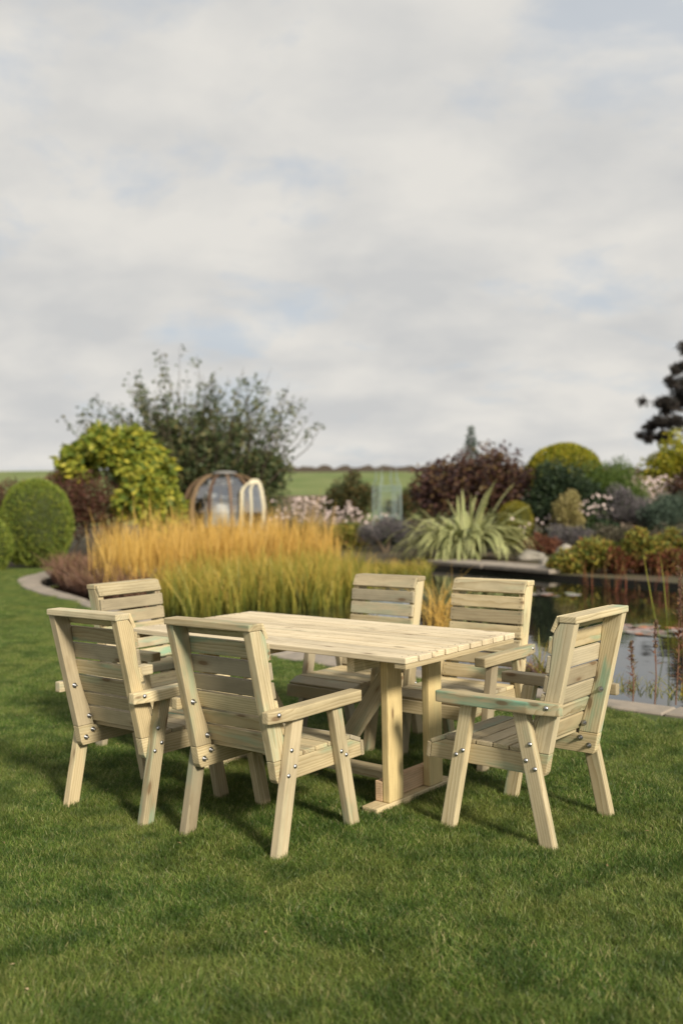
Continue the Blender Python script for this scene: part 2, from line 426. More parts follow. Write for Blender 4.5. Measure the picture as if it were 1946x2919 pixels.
# paving slabs round the pond
def resample(P, step):
    P = [Vector(p) for p in P]; out = [P[0]]; acc = 0.0
    for a, b in zip(P, P[1:]):
        d = (b - a).length; pos = 0.0
        while acc + (d - pos) >= step:
            pos += step - acc; acc = 0.0; out.append(a + (b - a) * (pos / d))
        acc += d - pos
    return out
path = tag(empty('garden_path'), 'pale stone slab path curving round the pond edge', kind='structure')
def nearest(p, Q):
    return min((Vector(q) for q in Q), key=lambda q: (q - p).length)
densI = [Vector(q) for q in resample(INNs, 0.05)]
pts = resample(OUTs, 0.62)
slabs = []
def corr(p):
    return min(densI, key=lambda q: (q - p).length)
k = 0
for a, b in zip(pts, pts[1:]):
    c0, c1 = corr(a), corr(b)
    if (c1 - c0).length < 0.05: c1 = c0 + (b - a).normalized() * 0.06
    q = [a, b, c1, c0]; ctr = sum(q, Vector((0, 0))) / 4
    dx, dy = (b - a).normalized(), None
    q = [ctr + (p - ctr) * (1 - 0.012 / max(0.1, (p - ctr).length)) for p in q]
    bm = bmesh.new(); h = 0.018 + 0.008 * random.random(); tl = [random.uniform(-.004, .004) for _ in q]
    lo = [bm.verts.new((p.x - ctr.x, p.y - ctr.y, -0.06)) for p in q]; hi = [bm.verts.new((p.x - ctr.x, p.y - ctr.y, h + e)) for p, e in zip(q, tl)]
    bm.faces.new(hi); bm.faces.new(lo[::-1])
    for i in range(4): bm.faces.new((lo[i], lo[(i + 1) % 4], hi[(i + 1) % 4], hi[i]))
    bmesh.ops.recalc_face_normals(bm, faces=bm.faces)
    bmesh.ops.bevel(bm, geom=[e for e in bm.edges if all(v.co.z > 0 for v in e.verts)], offset=0.01, segments=1, affect='EDGES')
    o = obj('paving_slab', bm_mesh('paving_slab', bm, M['stone']), path); o.location = (ctr.x, ctr.y, 0.0)

# coping stones on the far bank, overhanging dark water
edge = tag(empty('pond_edge'), 'long grey coping stones along the far bank of the pond', kind='structure')
A = Vector(ground(1228, 1607).xy); B = Vector(ground(1592, 1637).xy)
n = 4
for i in range(n):
    p = A.lerp(B, (i + 0.5) / n); d = (B - A) / n
    o = obj('coping_stone', box_mesh('coping_stone', d.length - 0.03, 0.75 + 0.08 * random.random(), 0.075, M['stone'], 0.015), edge)
    o.location = (p.x + 0.2, p.y + 0.22, 0.033 + 0.006 * random.random()); o.rotation_euler = (0, 0, math.atan2(d.y, d.x) + random.uniform(-.02, .02))

# ================================================================== FURNITURE
HP, TH = 0.2367, 0.040
bV, bF = lathe([(0.0005, 0.0075), (0.004, 0.0070), (0.0075, 0.0050), (0.0098, 0.0018), (0.0100, 0.0)], 12)
BOLT = mesh_np('bolt', bV, bF, M['steel'], smooth=True)
nV, nF = lathe([(0.0005, 0.020), (0.0038, 0.020), (0.0040, 0.009), (0.0078, 0.009), (0.0078, 0.002), (0.0125, 0.002), (0.0125, 0.0)], 10)
NUT = mesh_np('nut', nV, nF, M['steel'])
sV, sF = lathe([(0.0005, 0.0006), (0.0028, 0.0006), (0.003, -0.001)], 8)
SCREW = mesh_np('screw', sV, sF, plain('screw_head', (0.10, 0.09, 0.07), 0.5, 0.6))

def post_front(z):
    P = [(0.380, -0.1985), (0.395, -0.202), (0.466, -0.224), (0.536, -0.251), (0.618, -0.276), (0.694, -0.293), (0.786, -0.3065), (0.853, -0.3145), (0.872, -0.318), (0.898, -0.336), (0.912, -0.347)]
    return np.interp(z, [p[0] for p in P], [p[1] for p in P])
def post_back(z): return -0.2873 + (z - 0.380) * (-0.4165 + 0.2873) / 0.56

def make_chair():
    r = empty('garden_armchair')
    W_ = M['wood']
    for s in (-1, 1):
        xa, xb = (HP - TH) * s, HP * s; x0, x1 = min(xa, xb), max(xa, xb)
        zf = [0.381, 0.43, 0.466, 0.50, 0.536, 0.58, 0.618, 0.694, 0.786, 0.853, 0.872, 0.885, 0.898, 0.9115]
        pts = [(post_back(0.9115), 0.9115), (post_back(0.381), 0.381)] + [(float(post_front(z)), z) for z in zf]
        profile('back_post', r, pts, x0, x1, W_, 0.0035)
        # seat rail, cut to the slope of the post at the back
        profile('seat_rail', r, [(-0.2872, 0.3795), (-0.2725, 0.305), (-0.262, 0.289), (0.290, 0.286), (0.282, 0.345), (0.212, 0.3715), (-0.196, 0.3715), (-0.2, 0.3795)], x0, x1, W_, 0.003, axis=(0, 1, 0))
        ya, yb = HP * s, (HP + TH) * s; x0, x1 = min(ya, yb) + (0.0008 if s > 0 else 0), max(ya, yb) - (0.0008 if s < 0 else 0)
        profile('leg', r, [(-0.331, -0.012), (-0.266, -0.012), (-0.1455, 0.5455), (-0.2115, 0.5455)][::-1], x0, x1, W_, 0.005, axis=(0, 0.21, 0.98))
        profile('leg', r, [(0.155, -0.012), (0.2215, -0.012), (0.1025, 0.5455), (0.0405, 0.5455)][::-1], x0, x1, W_, 0.005, axis=(0, -0.2, 0.98))
        # armrest: plan outline with the outer back corner cut to a taper
        bm = bmesh.new()
        pl = [(HP + 0.0015, 0.214), (HP + 0.062, 0.214), (HP + 0.0675, 0.208), (HP + 0.0675, -0.2264), (HP + 0.0355, -0.356), (HP + 0.0015, -0.356)]
        c0 = Vector(((HP + 0.034) * s, -0.07, 0.5705)); m = frame((0, 1, 0), (1, 0, 0), c0); inv = m.inverted()
        lo = [bm.verts.new(inv @ Vector((x * s, y, 0.5465))) for x, y in pl]; hi = [bm.verts.new(inv @ Vector((x * s, y, 0.5945))) for x, y in pl]
        bm.faces.new(lo); bm.faces.new(hi)
        for i in range(6): bm.faces.new((lo[i], lo[(i + 1) % 6], hi[(i + 1) % 6], hi[i]))
        bmesh.ops.recalc_face_normals(bm, faces=bm.faces); bmesh.ops.bevel(bm, geom=list(bm.edges), offset=0.0055, segments=2, affect='EDGES', profile=0.6)
        o = obj('armrest', bm_mesh('armrest', bm, W_), r); o.matrix_local = m
        # coach bolts outside, nuts inside
        for y, z in ((0.095, 0.350), (0.128, 0.328), (-0.225, 0.4215), (-0.206, 0.354), (-0.246, 0.325)):
            o = obj('bolt', BOLT, r); o.matrix_local = Matrix.Translation(((HP + TH - 0.001) * s, y, z)) @ Matrix.Rotation(R(90) * s, 4, 'Y')
            o = obj('nut', NUT, r); o.matrix_local = Matrix.Translation(((HP - TH - 0.0002) * s, y, z)) @ Matrix.Rotation(-R(90) * s, 4, 'Y')
        o = obj('bolt', BOLT, r); ta = math.atan2(0.032, 0.1296)
        o.matrix_local = Matrix.Translation(((HP + 0.0475) * s, -0.305, 0.577)) @ Matrix.Rotation(-ta * s, 4, 'Z') @ Matrix.Rotation(R(90) * s, 4, 'Y')
        o = obj('nut', NUT, r); o.matrix_local = Matrix.Translation(((HP - TH - 0.0002) * s, -0.305, 0.577)) @ Matrix.Rotation(-R(90) * s, 4, 'Y')
    board('top_cap', r, (-HP - 0.003, -0.380, 0.9262), (HP + 0.003, -0.380, 0.9262), (0, 1, 0), 0.076, 0.028, W_, 0.005)
    sl = [((-0.3175, 0.868), (-0.3475, 0.931)), ((-0.3065, 0.786), (-0.3145, 0.853)), ((-0.2945, 0.705), (-0.3050, 0.775)), ((-0.2805, 0.628), (-0.2930, 0.694)), ((-0.2555, 0.546), (-0.2755, 0.618)), ((-0.2275, 0.476), (-0.2505, 0.536)), ((-0.2015, 0.395), (-0.2235, 0.466))]
    for (yb, zb), (yt, zt) in sl:
        d = Vector((0, yt - yb, zt - zb)); nrm = Vector((0, d.z, -d.y)).normalized(); c = Vector((0, (yb + yt) / 2, (zb + zt) / 2)) + nrm * 0.0098
        o = obj('back_slat', box_mesh('back_slat', 2 * HP - 0.003, d.length, 0.018, W_, 0.004), r); o.matrix_local = frame((1, 0, 0), d, c)
        for s in (-1, 1):
            for k in (-0.3, 0.3):
                q = obj('screw', SCREW, r); q.matrix_local = Matrix.Translation(c + d * k + nrm * 0.009 + Vector((s * (HP - 0.02), 0, 0))) @ nrm.to_track_quat('Z', 'Y').to_matrix().to_4x4()
    for y0, y1 in ((0.137, 0.209), (0.060, 0.131), (-0.022, 0.054), (-0.102, -0.028), (-0.182, -0.108)):
        board('seat_slat', r, (-HP + 0.0015, (y0 + y1) / 2, 0.3815), (HP - 0.0015, (y0 + y1) / 2, 0.3815), (0, 1, 0), y1 - y0, 0.019, W_, 0.0045)
    board('seat_slat', r, (-HP + 0.001, 0.2515, 0.3678), (HP - 0.001, 0.2515, 0.3678), (0, 0.93, -0.365), 0.074, 0.019, W_, 0.0045)
    board('seat_fascia', r, (-HP - 0.0005, 0.2985, 0.3170), (HP + 0.0005, 0.2985, 0.3170), (0, 0.13, -1), 0.068, 0.019, W_, 0.004)
    return r

def copy_tree(o, parent=None):
    c = o.copy(); COL.objects.link(c); c.parent = parent
    for ch in list(o.children): copy_tree(ch, c)
    return c
CHAIRS = [
    (-0.9086, 4.6915, -0.6503, 'pine armchair seen from behind, beyond the nearest one, outermost towards the clipped yew bush'),
    (-0.2963, 4.2617, -0.6592, 'pale pine armchair nearest the camera, seen from behind at the front middle of the table'),
    (-1.0253, 5.7274, -2.2333, 'pine armchair facing the camera at the reed end of the table, half hidden'),
    (0.0453, 5.7813, 2.4403, 'pine armchair behind the table centre with dark shaded seat, in front of green reeds'),
    (0.6155, 5.3427, 2.4446, 'pine armchair behind the table corner, its slatted back against the dark pond water'),
    (0.7404, 4.2949, 0.8674, 'pine armchair at the pond end of the table, seen side on, back to the water'),
]
chair0 = make_chair()
for i, (x, y, a, lab) in enumerate(CHAIRS):
    o = chair0 if i == 0 else copy_tree(chair0)
    o.location = (x, y, 0); o.rotation_euler = (0, 0, a)
    tag(o, lab, 'armchair', 'wooden armchairs around the garden table')

# table
TB = tag(empty('garden_table', (-0.1508, 5.0037, 0), -0.6909), 'long pale pine trestle table with planked top on the lawn', 'table')
TL, TW, TZ = 1.7908, 0.8975, 0.7514
npk, gap = 9, 0.0095; pw = (TW - gap * (npk - 1)) / npk
for i in range(npk):
    v = -TW / 2 + pw / 2 + i * (pw + gap)
    e = random.uniform(-.0015, .0015)
    board('table_plank', TB, (-TL / 2 + e, v, TZ - 0.013 + random.uniform(-.0006, .0006)), (TL / 2 + e, v, TZ - 0.013), (0, 1, 0), pw, 0.026, M['wood_top'], 0.004)
    for s in (-1, 1):
        for k in (-0.25, 0.25):
            q = obj('screw', SCREW, TB); q.location = (s * (TL / 2 - 0.035), v + k * pw, TZ + 0.0002)
for s in (-1, 1):
    W_ = M['wood']
    board('end_batten', TB, (s * (TL / 2 - 0.032), -TW / 2 + 0.004, TZ - 0.0375), (s * (TL / 2 - 0.032), TW / 2 - 0.004, TZ - 0.0375), (1, 0, 0), 0.060, 0.022, W_, 0.003)
    board('cross_beam', TB, (s * 0.5605, -0.40, TZ - 0.0625), (s * 0.5605, 0.40, TZ - 0.0625), (0, 0, 1), 0.070, 0.042, W_, 0.004)
    for v in (-0.161, 0.161):
        board('leg', TB, (s * 0.6030, v, 0.0375), (s * 0.6030, v, TZ - 0.0275), (0, 1, 0), 0.111, 0.040, M['wood_leg'], 0.006)
    board('foot', TB, (s * 0.5800, -0.309, 0.0165), (s * 0.5800, 0.309, 0.0165), (1, 0, 0), 0.088, 0.040, W_, 0.006)
    board('lower_rail', TB, (s * 0.5620, -0.216, 0.0842), (s * 0.5620, 0.216, 0.0842), (0, 0, 1), 0.092, 0.040, M['wood_pink'], 0.004)
    a = Vector((s * 0.535, 0, 0.665)); b = Vector((s * 0.14, 0, 0.14))
    board('brace', TB, a, b, (0, 1, 0), 0.045, 0.080, W_, 0.004)
board('stretcher', TB, (-0.541, 0, 0.098), (0.541, 0, 0.098), (0, 1, 0), 0.088, 0.042, M['wood'], 0.004)
board('centre_bearer', TB, (0, -0.40, TZ - 0.0475), (0, 0.40, TZ - 0.0475), (1, 0, 0), 0.09, 0.040, M['wood'], 0.004)

# ================================================================== PLANTS
def leaves_in(C, size, mat, name, parent, droop=0.3, aspect=0.55, out=None, tint=None):
    n = len(C)
    D = rand_dirs(n) * 0.8 + (out if out is not None else 0)
    D[:, 2] -= droop
    U = rand_dirs(n) + np.array([0, 0, 0.6])
    sz = size * rng.uniform(0.65, 1.25, n)
    V, F = leaf_quads(C, D, U, sz, sz * aspect)
    return obj(name, mesh_np(name, V, F, mat, rng.random(n) if tint is None else tint), parent)

def lump_points(n, ctr, rad, lumps, lump_r, shell=0.75, flat_bottom=0.0):
    """points on many overlapping lumps that make up an uneven crown"""
    ctr, rad = np.array(ctr, float), np.array(rad, float)
    d = rand_dirs(lumps); d[:, 2] = np.where(d[:, 2] < -flat_bottom, -d[:, 2] * 0.5, d[:, 2])
    lc = ctr + d * rad * rng.uniform(0.35, 0.95, (lumps, 1)) ** 0.6
    lr = lump_r * rng.uniform(0.6, 1.3, lumps)
    k = rng.integers(0, lumps, n); dd = rand_dirs(n)
    rr = np.where(rng.random(n) < shell, rng.uniform(0.8, 1.05, n), rng.uniform(0.1, 0.9, n))
    P = lc[k] + dd * (lr[k] * rr)[:, None]
    return P, unit(P - ctr), lc

def stems_to(base, tips, r0, name, mat, parent, seg=5, bend=0.15):
    paths, rads = [], []
    for tp in tips:
        b = Vector(base) + Vector((random.uniform(-.1, .1), random.uniform(-.1, .1), 0)); e = Vector(tp)
        m1 = b.lerp(e, 0.35) + Vector((0, 0, (e - b).length * bend)); m2 = b.lerp(e, 0.7) + Vector((0, 0, (e - b).length * bend * 0.6))
        paths.append([b, m1, m2, e]); rads.append([r0, r0 * 0.7, r0 * 0.45, r0 * 0.15])
    V, F = tubes(paths, rads, seg)
    return obj(name, mesh_np(name, V, F, mat, smooth=True), parent)

def shrub(name, label, cat, ctr, rad, n, size, mat, lumps=22, lump_r=None, aspect=0.55, droop=0.2, shell=0.75, group=None, stems=7, flat=0.2, r0=0.03):
    base = Vector((ctr[0], ctr[1], 0)); r = tag(empty(name, base), label, cat, group)
    c = np.array([0, 0, ctr[2]]); lump_r = lump_r or 0.38 * min(rad)
    P, out, lc = lump_points(n, c, rad, lumps, lump_r, shell, flat)
    P[:, 2] = np.maximum(P[:, 2], 0.03)
    leaves_in(P, size, mat, 'foliage', r, droop, aspect, out * 0.7)
    stems_to((0, 0, -0.02), lc[rng.permutation(len(lc))[:stems]], r0, 'stems', M['twig'], r)
    return r

def clipped(name, label, ctr_xy, zc, rad, n, size, mat, power=2.0, squash=0.0):
    """clipped bush: solid twiggy body with a skin of small upright leaves"""
    r = tag(empty(name, (ctr_xy[0], ctr_xy[1], 0)), label, 'topiary', 'clipped bushes')
    d = rand_dirs(n); d[:, 2] = np.where(d[:, 2] < -0.85, -d[:, 2], d[:, 2])
    def surf(d):
        k = (np.abs(d[:, 0]) ** power + np.abs(d[:, 1]) ** power + np.abs(d[:, 2]) ** power) ** (1 / power)
        p = d / k[:, None] * np.array(rad)
        bumpy = 1 + 0.025 * np.sin(d[:, 0] * 7 + 1) * np.cos(d[:, 2] * 6) + 0.02 * np.sin(d[:, 1] * 11 + d[:, 2] * 5)
        return p * bumpy[:, None] + np.array([0, 0, zc])
    P = surf(d) * 1.0
    P += (P - np.array([0, 0, zc])) * rng.uniform(-0.05, 0.015, (n, 1))
    P[:, 2] = np.maximum(P[:, 2], 0.02)
    D = unit(P - np.array([0, 0, zc])) * 0.8 + rand_dirs(n) * 0.7 + np.array([0, 0, 0.35])
    sz = size * rng.uniform(0.6, 1.3, n); V, F = leaf_quads(P, D, rand_dirs(n), sz, sz * 0.45)
    obj('foliage', mesh_np('foliage', V, F, mat, rng.random(n)), r)
    bm = bmesh.new(); bmesh.ops.create_icosphere(bm, subdivisions=4, radius=1.0)
    vv = np.array([v.co for v in bm.verts]); sp = surf(unit(vv)); sp = (sp - np.array([0, 0, zc])) * 0.94 + np.array([0, 0, zc])
    for v, q in zip(bm.verts, sp): v.co = (q[0], q[1], max(q[2], 0.0))
    obj('inner_growth', bm_mesh('inner_growth', bm, M['inner'], True), r)
    return r
M['inner'] = plain('twiggy_interior', (0.035, 0.045, 0.018), 0.95, 0, 14.0, (0.06, 0.075, 0.025), 0.5)

M['yew'] = leafmat('golden_yew', [(0.08, 0.135, 0.022), (0.16, 0.22, 0.033), (0.30, 0.32, 0.05)], 0.2)
M['yew_gold'] = leafmat('gold_box', [(0.14, 0.15, 0.02), (0.28, 0.25, 0.03), (0.36, 0.31, 0.05)], 0.2)
M['beech'] = leafmat('copper_hedge', [(0.04, 0.03, 0.02), (0.10, 0.05, 0.032), (0.16, 0.06, 0.045), (0.06, 0.07, 0.025)], 0.25)
M['fig'] = leafmat('yellowing_shrub', [(0.07, 0.12, 0.02), (0.16, 0.21, 0.03), (0.31, 0.33, 0.045), (0.50, 0.45, 0.06)], 0.3)
M['apple'] = leafmat('dark_green_tree', [(0.035, 0.06, 0.025), (0.07, 0.10, 0.04), (0.12, 0.145, 0.065), (0.17, 0.15, 0.06)], 0.25, 0.45)
M['reed_o'] = leafmat('orange_reed', [(0.24, 0.19, 0.05), (0.48, 0.30, 0.07), (0.62, 0.40, 0.10), (0.68, 0.48, 0.16)], 0.3)
M['reed_g'] = leafmat('green_gold_sedge', [(0.06, 0.085, 0.02), (0.165, 0.185, 0.03), (0.37, 0.32, 0.06), (0.56, 0.36, 0.08)], 0.3)
M['dead'] = leafmat('brown_seed_heads', [(0.06, 0.035, 0.025), (0.15, 0.08, 0.055), (0.23, 0.13, 0.09), (0.18, 0.15, 0.06)], 0.2)
M['flax'] = leafmat('variegated_flax', [(0.10, 0.14, 0.05), (0.28, 0.32, 0.14), (0.48, 0.48, 0.22)], 0.2)
M['purple'] = leafmat('purple_smoke_bush', [(0.03, 0.02, 0.022), (0.07, 0.035, 0.035), (0.11, 0.055, 0.035), (0.13, 0.09, 0.03)], 0.2)
M['conifer'] = leafmat('blue_green_conifer', [(0.045, 0.07, 0.055), (0.075, 0.115, 0.08), (0.10, 0.14, 0.095)], 0.15)
M['goldtree'] = leafmat('golden_autumn', [(0.14, 0.19, 0.02), (0.30, 0.30, 0.03), (0.46, 0.38, 0.04)], 0.3)
M['dkgreen'] = leafmat('dark_evergreen', [(0.018, 0.035, 0.02), (0.035, 0.06, 0.03), (0.06, 0.09, 0.035)], 0.2)
M['midgreen'] = leafmat('mid_green', [(0.05, 0.09, 0.02), (0.09, 0.15, 0.03), (0.14, 0.19, 0.04)], 0.25)
M['lavender'] = leafmat('grey_lavender', [(0.08, 0.08, 0.075), (0.15, 0.14, 0.15), (0.20, 0.17, 0.20), (0.10, 0.12, 0.07)], 0.2)
M['heath'] = leafmat('brown_heather', [(0.05, 0.045, 0.03), (0.10, 0.085, 0.06), (0.14, 0.12, 0.085), (0.09, 0.10, 0.05)], 0.2)
M['redlow'] = leafmat('red_brown_groundcover', [(0.07, 0.03, 0.02), (0.17, 0.065, 0.04), (0.22, 0.10, 0.05)], 0.2)
M['marsh'] = leafmat('yellow_green_marginal', [(0.06, 0.10, 0.02), (0.16, 0.18, 0.035), (0.36, 0.32, 0.06), (0.22, 0.09, 0.03)], 0.3)
M['marsh_r'] = leafmat('red_marginal', [(0.08, 0.03, 0.02), (0.20, 0.06, 0.035), (0.24, 0.14, 0.05), (0.10, 0.11, 0.03)], 0.3)
M['petal'] = leafmat('pale_pink_petal', [(0.62, 0.46, 0.46), (0.72, 0.60, 0.58), (0.80, 0.72, 0.68)], 0.3)
M['cream'] = leafmat('cream_bush', [(0.22, 0.19, 0.08), (0.40, 0.34, 0.15), (0.30, 0.28, 0.10)], 0.25)
M['pine'] = leafmat('dark_pine', [(0.02, 0.022, 0.02), (0.045, 0.04, 0.035), (0.07, 0.055, 0.05)], 0.1)
M['orangey'] = leafmat('green_and_rust', [(0.03, 0.05, 0.018), (0.06, 0.075, 0.025), (0.16, 0.085, 0.03)], 0.2)

# -- left
p = at(103, 1500, 22); clipped('topiary_bush', 'large clipped green egg-shaped yew bush beside the lawn', (p.x, p.y), 0.93, (0.76, 0.76, 0.97), 16000, 0.055, M['yew'], 2.25)
p = at(-44, 1500, 20.8); clipped('topiary_bush', 'smaller clipped green bush cut off by the picture edge, next to the large clipped one', (p.x, p.y), 0.52, (0.52, 0.52, 0.60), 7000, 0.055, M['yew'], 2.2)
p = at(195, 1500, 25.4); shrub('copper_hedge_bush', 'dark reddish brown hedge bush behind the large clipped yew', 'bush', (p.x, p.y, 1.05), (1.5, 0.9, 1.05), 17000, 0.085, M['beech'], 40, 0.42)
p = at(10, 1500, 26); shrub('copper_hedge_bush', 'low reddish hedge at the picture edge behind the clipped bushes', 'bush', (p.x, p.y, 0.9), (1.3, 0.8, 0.95), 9000, 0.085, M['beech'], 26, 0.4)
p = at(318, 1400, 26.5); shrub('yellow_shrub', 'big loose shrub with yellow-green drooping leaves in front of the dark tree', 'shrub', (p.x, p.y, 2.25), (1.5, 1.1, 1.35), 5600, 0.22, M['fig'], 26, 0.42, 0.6, 0.75, 0.85, None, 10)
p = at(425, 1470, 25.0); shrub('yellow_shrub', 'low yellow-green leafy shrub under the big yellow one by the reeds', 'shrub', (p.x, p.y, 1.15), (0.75, 0.6, 1.0), 2600, 0.2, M['fig'], 20, 0.36, 0.6, 0.7, 0.85, None, 6)

def twiggy_tree(name, label, base, crown_c, crown_r, n_leaf, size, mat, spikes, spike_len):
    r = tag(empty(name, base), label, 'tree')
    c = np.array(crown_c, float); rad = np.array(crown_r, float)
    P, out, lc = lump_points(int(n_leaf * 0.62), c, rad, 60, 0.55, 0.55, 0.1)
    paths = [[Vector((0, 0, -0.05)), Vector((0.03, 0, 0.5)), Vector((-0.04, 0.02, c[2] * 0.6))]]; rads = [[0.16, 0.13, 0.10]]
    for q in lc:
        e = Vector(q); b = Vector((-0.03, 0.02, random.uniform(0.5, c[2] * 0.6)))
        paths.append([b, b.lerp(e, 0.5) + Vector((0, 0, 0.25)), e]); rads.append([0.07, 0.04, 0.015])
    tw = []; ext = []
    for i in range(spikes):                # long shoots rising out of the crown
        a = rng.uniform(0, 2 * np.pi); rr = math.sqrt(rng.random()) * 1.0
        x, y = rad[0] * rr * math.cos(a), rad[1] * rr * math.sin(a)
        z = c[2] + rad[2] * math.sqrt(max(0, 1 - rr * rr)) * 0.55
        L_ = spike_len * rng.uniform(0.45, 1.15) * (1.0 - 0.35 * rr)
        d = Vector((x / rad[0] * 0.75 + rng.normal() * 0.16, y / rad[1] * 0.6 + rng.normal() * 0.16, 1.0)).normalized()
        b = Vector((x, y, z)); e = b + d * L_; m = b.lerp(e, 0.5) + Vector((rng.normal() * .13, rng.normal() * .13, 0))
        paths.append([b - d * 0.5, b, m, e]); rads.append([0.025, 0.02, 0.013, 0.004])
        k = int(60 * L_ / spike_len); cl = rng.random(7)
        for s in np.clip(np.where(rng.random(k) < 0.75, cl[rng.integers(0, 7, k)] + rng.normal(0, .035, k), rng.random(k)), 0, 1):
            q = b.lerp(e, s); tw.append((q.x + rng.normal() * .085, q.y + rng.normal() * .085, q.z + rng.normal() * .06))
    V, F = tubes(paths, rads, 6)
    obj('trunk', mesh_np('trunk', V, F, M['bark'], smooth=True), r)
    T = np.array(tw); PP = np.concatenate([P, T]); oo = np.concatenate([out, np.tile([[0, 0, 0.3]], (len(T), 1))])
    leaves_in(PP, size, mat, 'crown', r, 0.15, 0.6, oo * 0.6)
    return r
p = at(555, 1400, 31); twiggy_tree('fruit_tree', 'tall dark green tree with thin upright shoots against the sky, behind the garden pod', (p.x, p.y, 0), (0.05, 0, 2.15), (2.75, 1.8, 1.6), 40000, 0.145, M['apple'], 150, 3.1)
p = at(715, 1450, 31.5); shrub('dark_shrub', 'dark green shrub just behind the open door of the pod', 'shrub', (p.x, p.y, 1.2), (1.0, 0.8, 1.2), 7000, 0.10, M['apple'], 26, 0.4)
p = at(500, 1500, 29.5); shrub('dark_shrub', 'dark shaded shrub between the yellow shrub and the pod', 'shrub', (p.x - 0.9, p.y + 0.6, 1.1), (1.0, 0.7, 1.15), 7000, 0.10, M['apple'], 26, 0.4)

# -- centre
p = at(995, 1440, 33); shrub('rusty_shrub', 'dark green shrub tinged with rust orange beside the wire obelisk', 'shrub', (p.x, p.y, 1.05), (0.85, 0.7, 1.1), 8000, 0.09, M['orangey'], 30, 0.34)
p = at(1180, 1440, 34); shrub('rusty_shrub', 'dull green shrub with rusty leaves right behind the wire obelisk', 'shrub', (p.x, p.y, 0.8), (1.0, 0.7, 0.8), 7000, 0.09, M['orangey'], 26, 0.32)
p = at(995, 1530, 26.5); shrub('lime_shrub', 'low bright lime green leafy plant by the end of the reeds', 'plant', (p.x, p.y, 0.28), (0.55, 0.45, 0.32), 2600, 0.10, M['marsh'], 16, 0.18)
p = at(1105, 1535, 25); shrub('lavender_bush', 'grey lavender bush at the foot of the wire obelisk', 'bush', (p.x, p.y, 0.36), (0.75, 0.5, 0.42), 6500, 0.07, M['lavender'], 30, 0.2, 0.3, -0.4)

def anemones(label, ctr, rx, ry, h0, h1, n_fl, n_lf):
    r = tag(empty('anemone_clump', (ctr[0], ctr[1], 0)), label, 'flowers', 'pale anemones in the far border')
    B = np.stack([rng.normal(0, rx * 0.5, n_fl), rng.normal(0, ry * 0.5, n_fl), np.zeros(n_fl)], 1)
    H = rng.uniform(h0, h1, n_fl); lean = rng.normal(0, 0.12, (n_fl, 3)); lean[:, 2] = 1
    V, F = ribbons(B, lean, np.zeros((n_fl, 3)), H, 0.012, 2, taper=0.3)
    obj('stems', mesh_np('stems', V, F, M['midgreen'], rng.random(len(F))), r)
    T = B + unit(lean) * H[:, None]
    VV = []; FF = []; tt = []
    for i, q in enumerate(T):
        nn = unit(np.array([rng.normal() * .5, -0.8, 0.55 + rng.normal() * .3])); u = unit(np.cross(nn, [0.2, 0.1, 1])); v = np.cross(nn, u); s = rng.uniform(0.03, 0.05)
        b = len(VV); VV.append(q - nn * 0.01)
        for k in range(10):
            a = k * math.pi / 5; rr = s * (1.0 if k % 2 == 0 else 0.72); VV.append(q + (u * math.cos(a) + v * math.sin(a)) * rr + nn * 0.008)
        for k in range(10): FF.append((b, b + 1 + k, b + 1 + (k + 1) % 10)); tt.append(rng.random())
    obj('blossoms', mesh_np('blossoms', VV, FF, M['petal'], tt), r)
    P, out, lc = lump_points(n_lf, (0, 0, h0 * 0.35), (rx, ry, h0 * 0.5), 20, 0.22, 0.7, 0.1); P[:, 2] = np.maximum(P[:, 2], 0.03)
    leaves_in(P, 0.11, M['dkgreen'], 'leaves', r, 0.2, 0.7, out * 0.5)
p = at(865, 1500, 28.5); anemones('loose clump of pale pink anemones between the pod and the stone wall', (p.x, p.y), 0.85, 0.4, 0.75, 1.45, 85, 2600)
p = at(985, 1480, 29.0); anemones('clump of white-pink anemones in front of the rust-tinged shrub', (p.x, p.y), 0.65, 0.4, 0.65, 1.2, 60, 3000)
p = at(1085, 1470, 29.6); anemones('few pale anemones growing through the wire obelisk', (p.x, p.y - 0.5), 0.55, 0.3, 0.5, 0.95, 30, 1500)
p = at(1550, 1470, 23.6); anemones('few white flowers low beside the yellow clipped ball', (p.x, p.y), 0.6, 0.4, 0.45, 0.9, 26, 2600)
p = at(1700, 1400, 23.8); anemones('white flowers above the cream bush, in front of the green conifer', (p.x, p.y), 0.5, 0.35, 0.9, 1.42, 34, 3400)
p = at(1870, 1380, 27.5); anemones('tall mass of pale pink flowers in front of the boundary wall', (p.x, p.y), 0.6, 0.35, 1.1, 1.85, 150, 2400)

# -- right of centre
def smoke_bush(px, py, Y):
    p = at(px, py, Y)
    return twiggy_tree('smoke_bush', 'dark purple-brown bush with ragged top behind the striped flax', (p.x, p.y, 0), (0, 0, 1.36), (1.34, 1.0, 1.02), 15000, 0.12, M['purple'], 46, 0.75)
smoke_bush(1350, 1400, 25)
p = at(1500, 1440, 25.5); shrub('smoke_bush', 'lower purple-brown bush under the golden tree, beside the yellow clipped ball', 'bush', (p.x, p.y, 0.95), (0.75, 0.7, 0.95), 6500, 0.11, M['purple'], 24, 0.34)
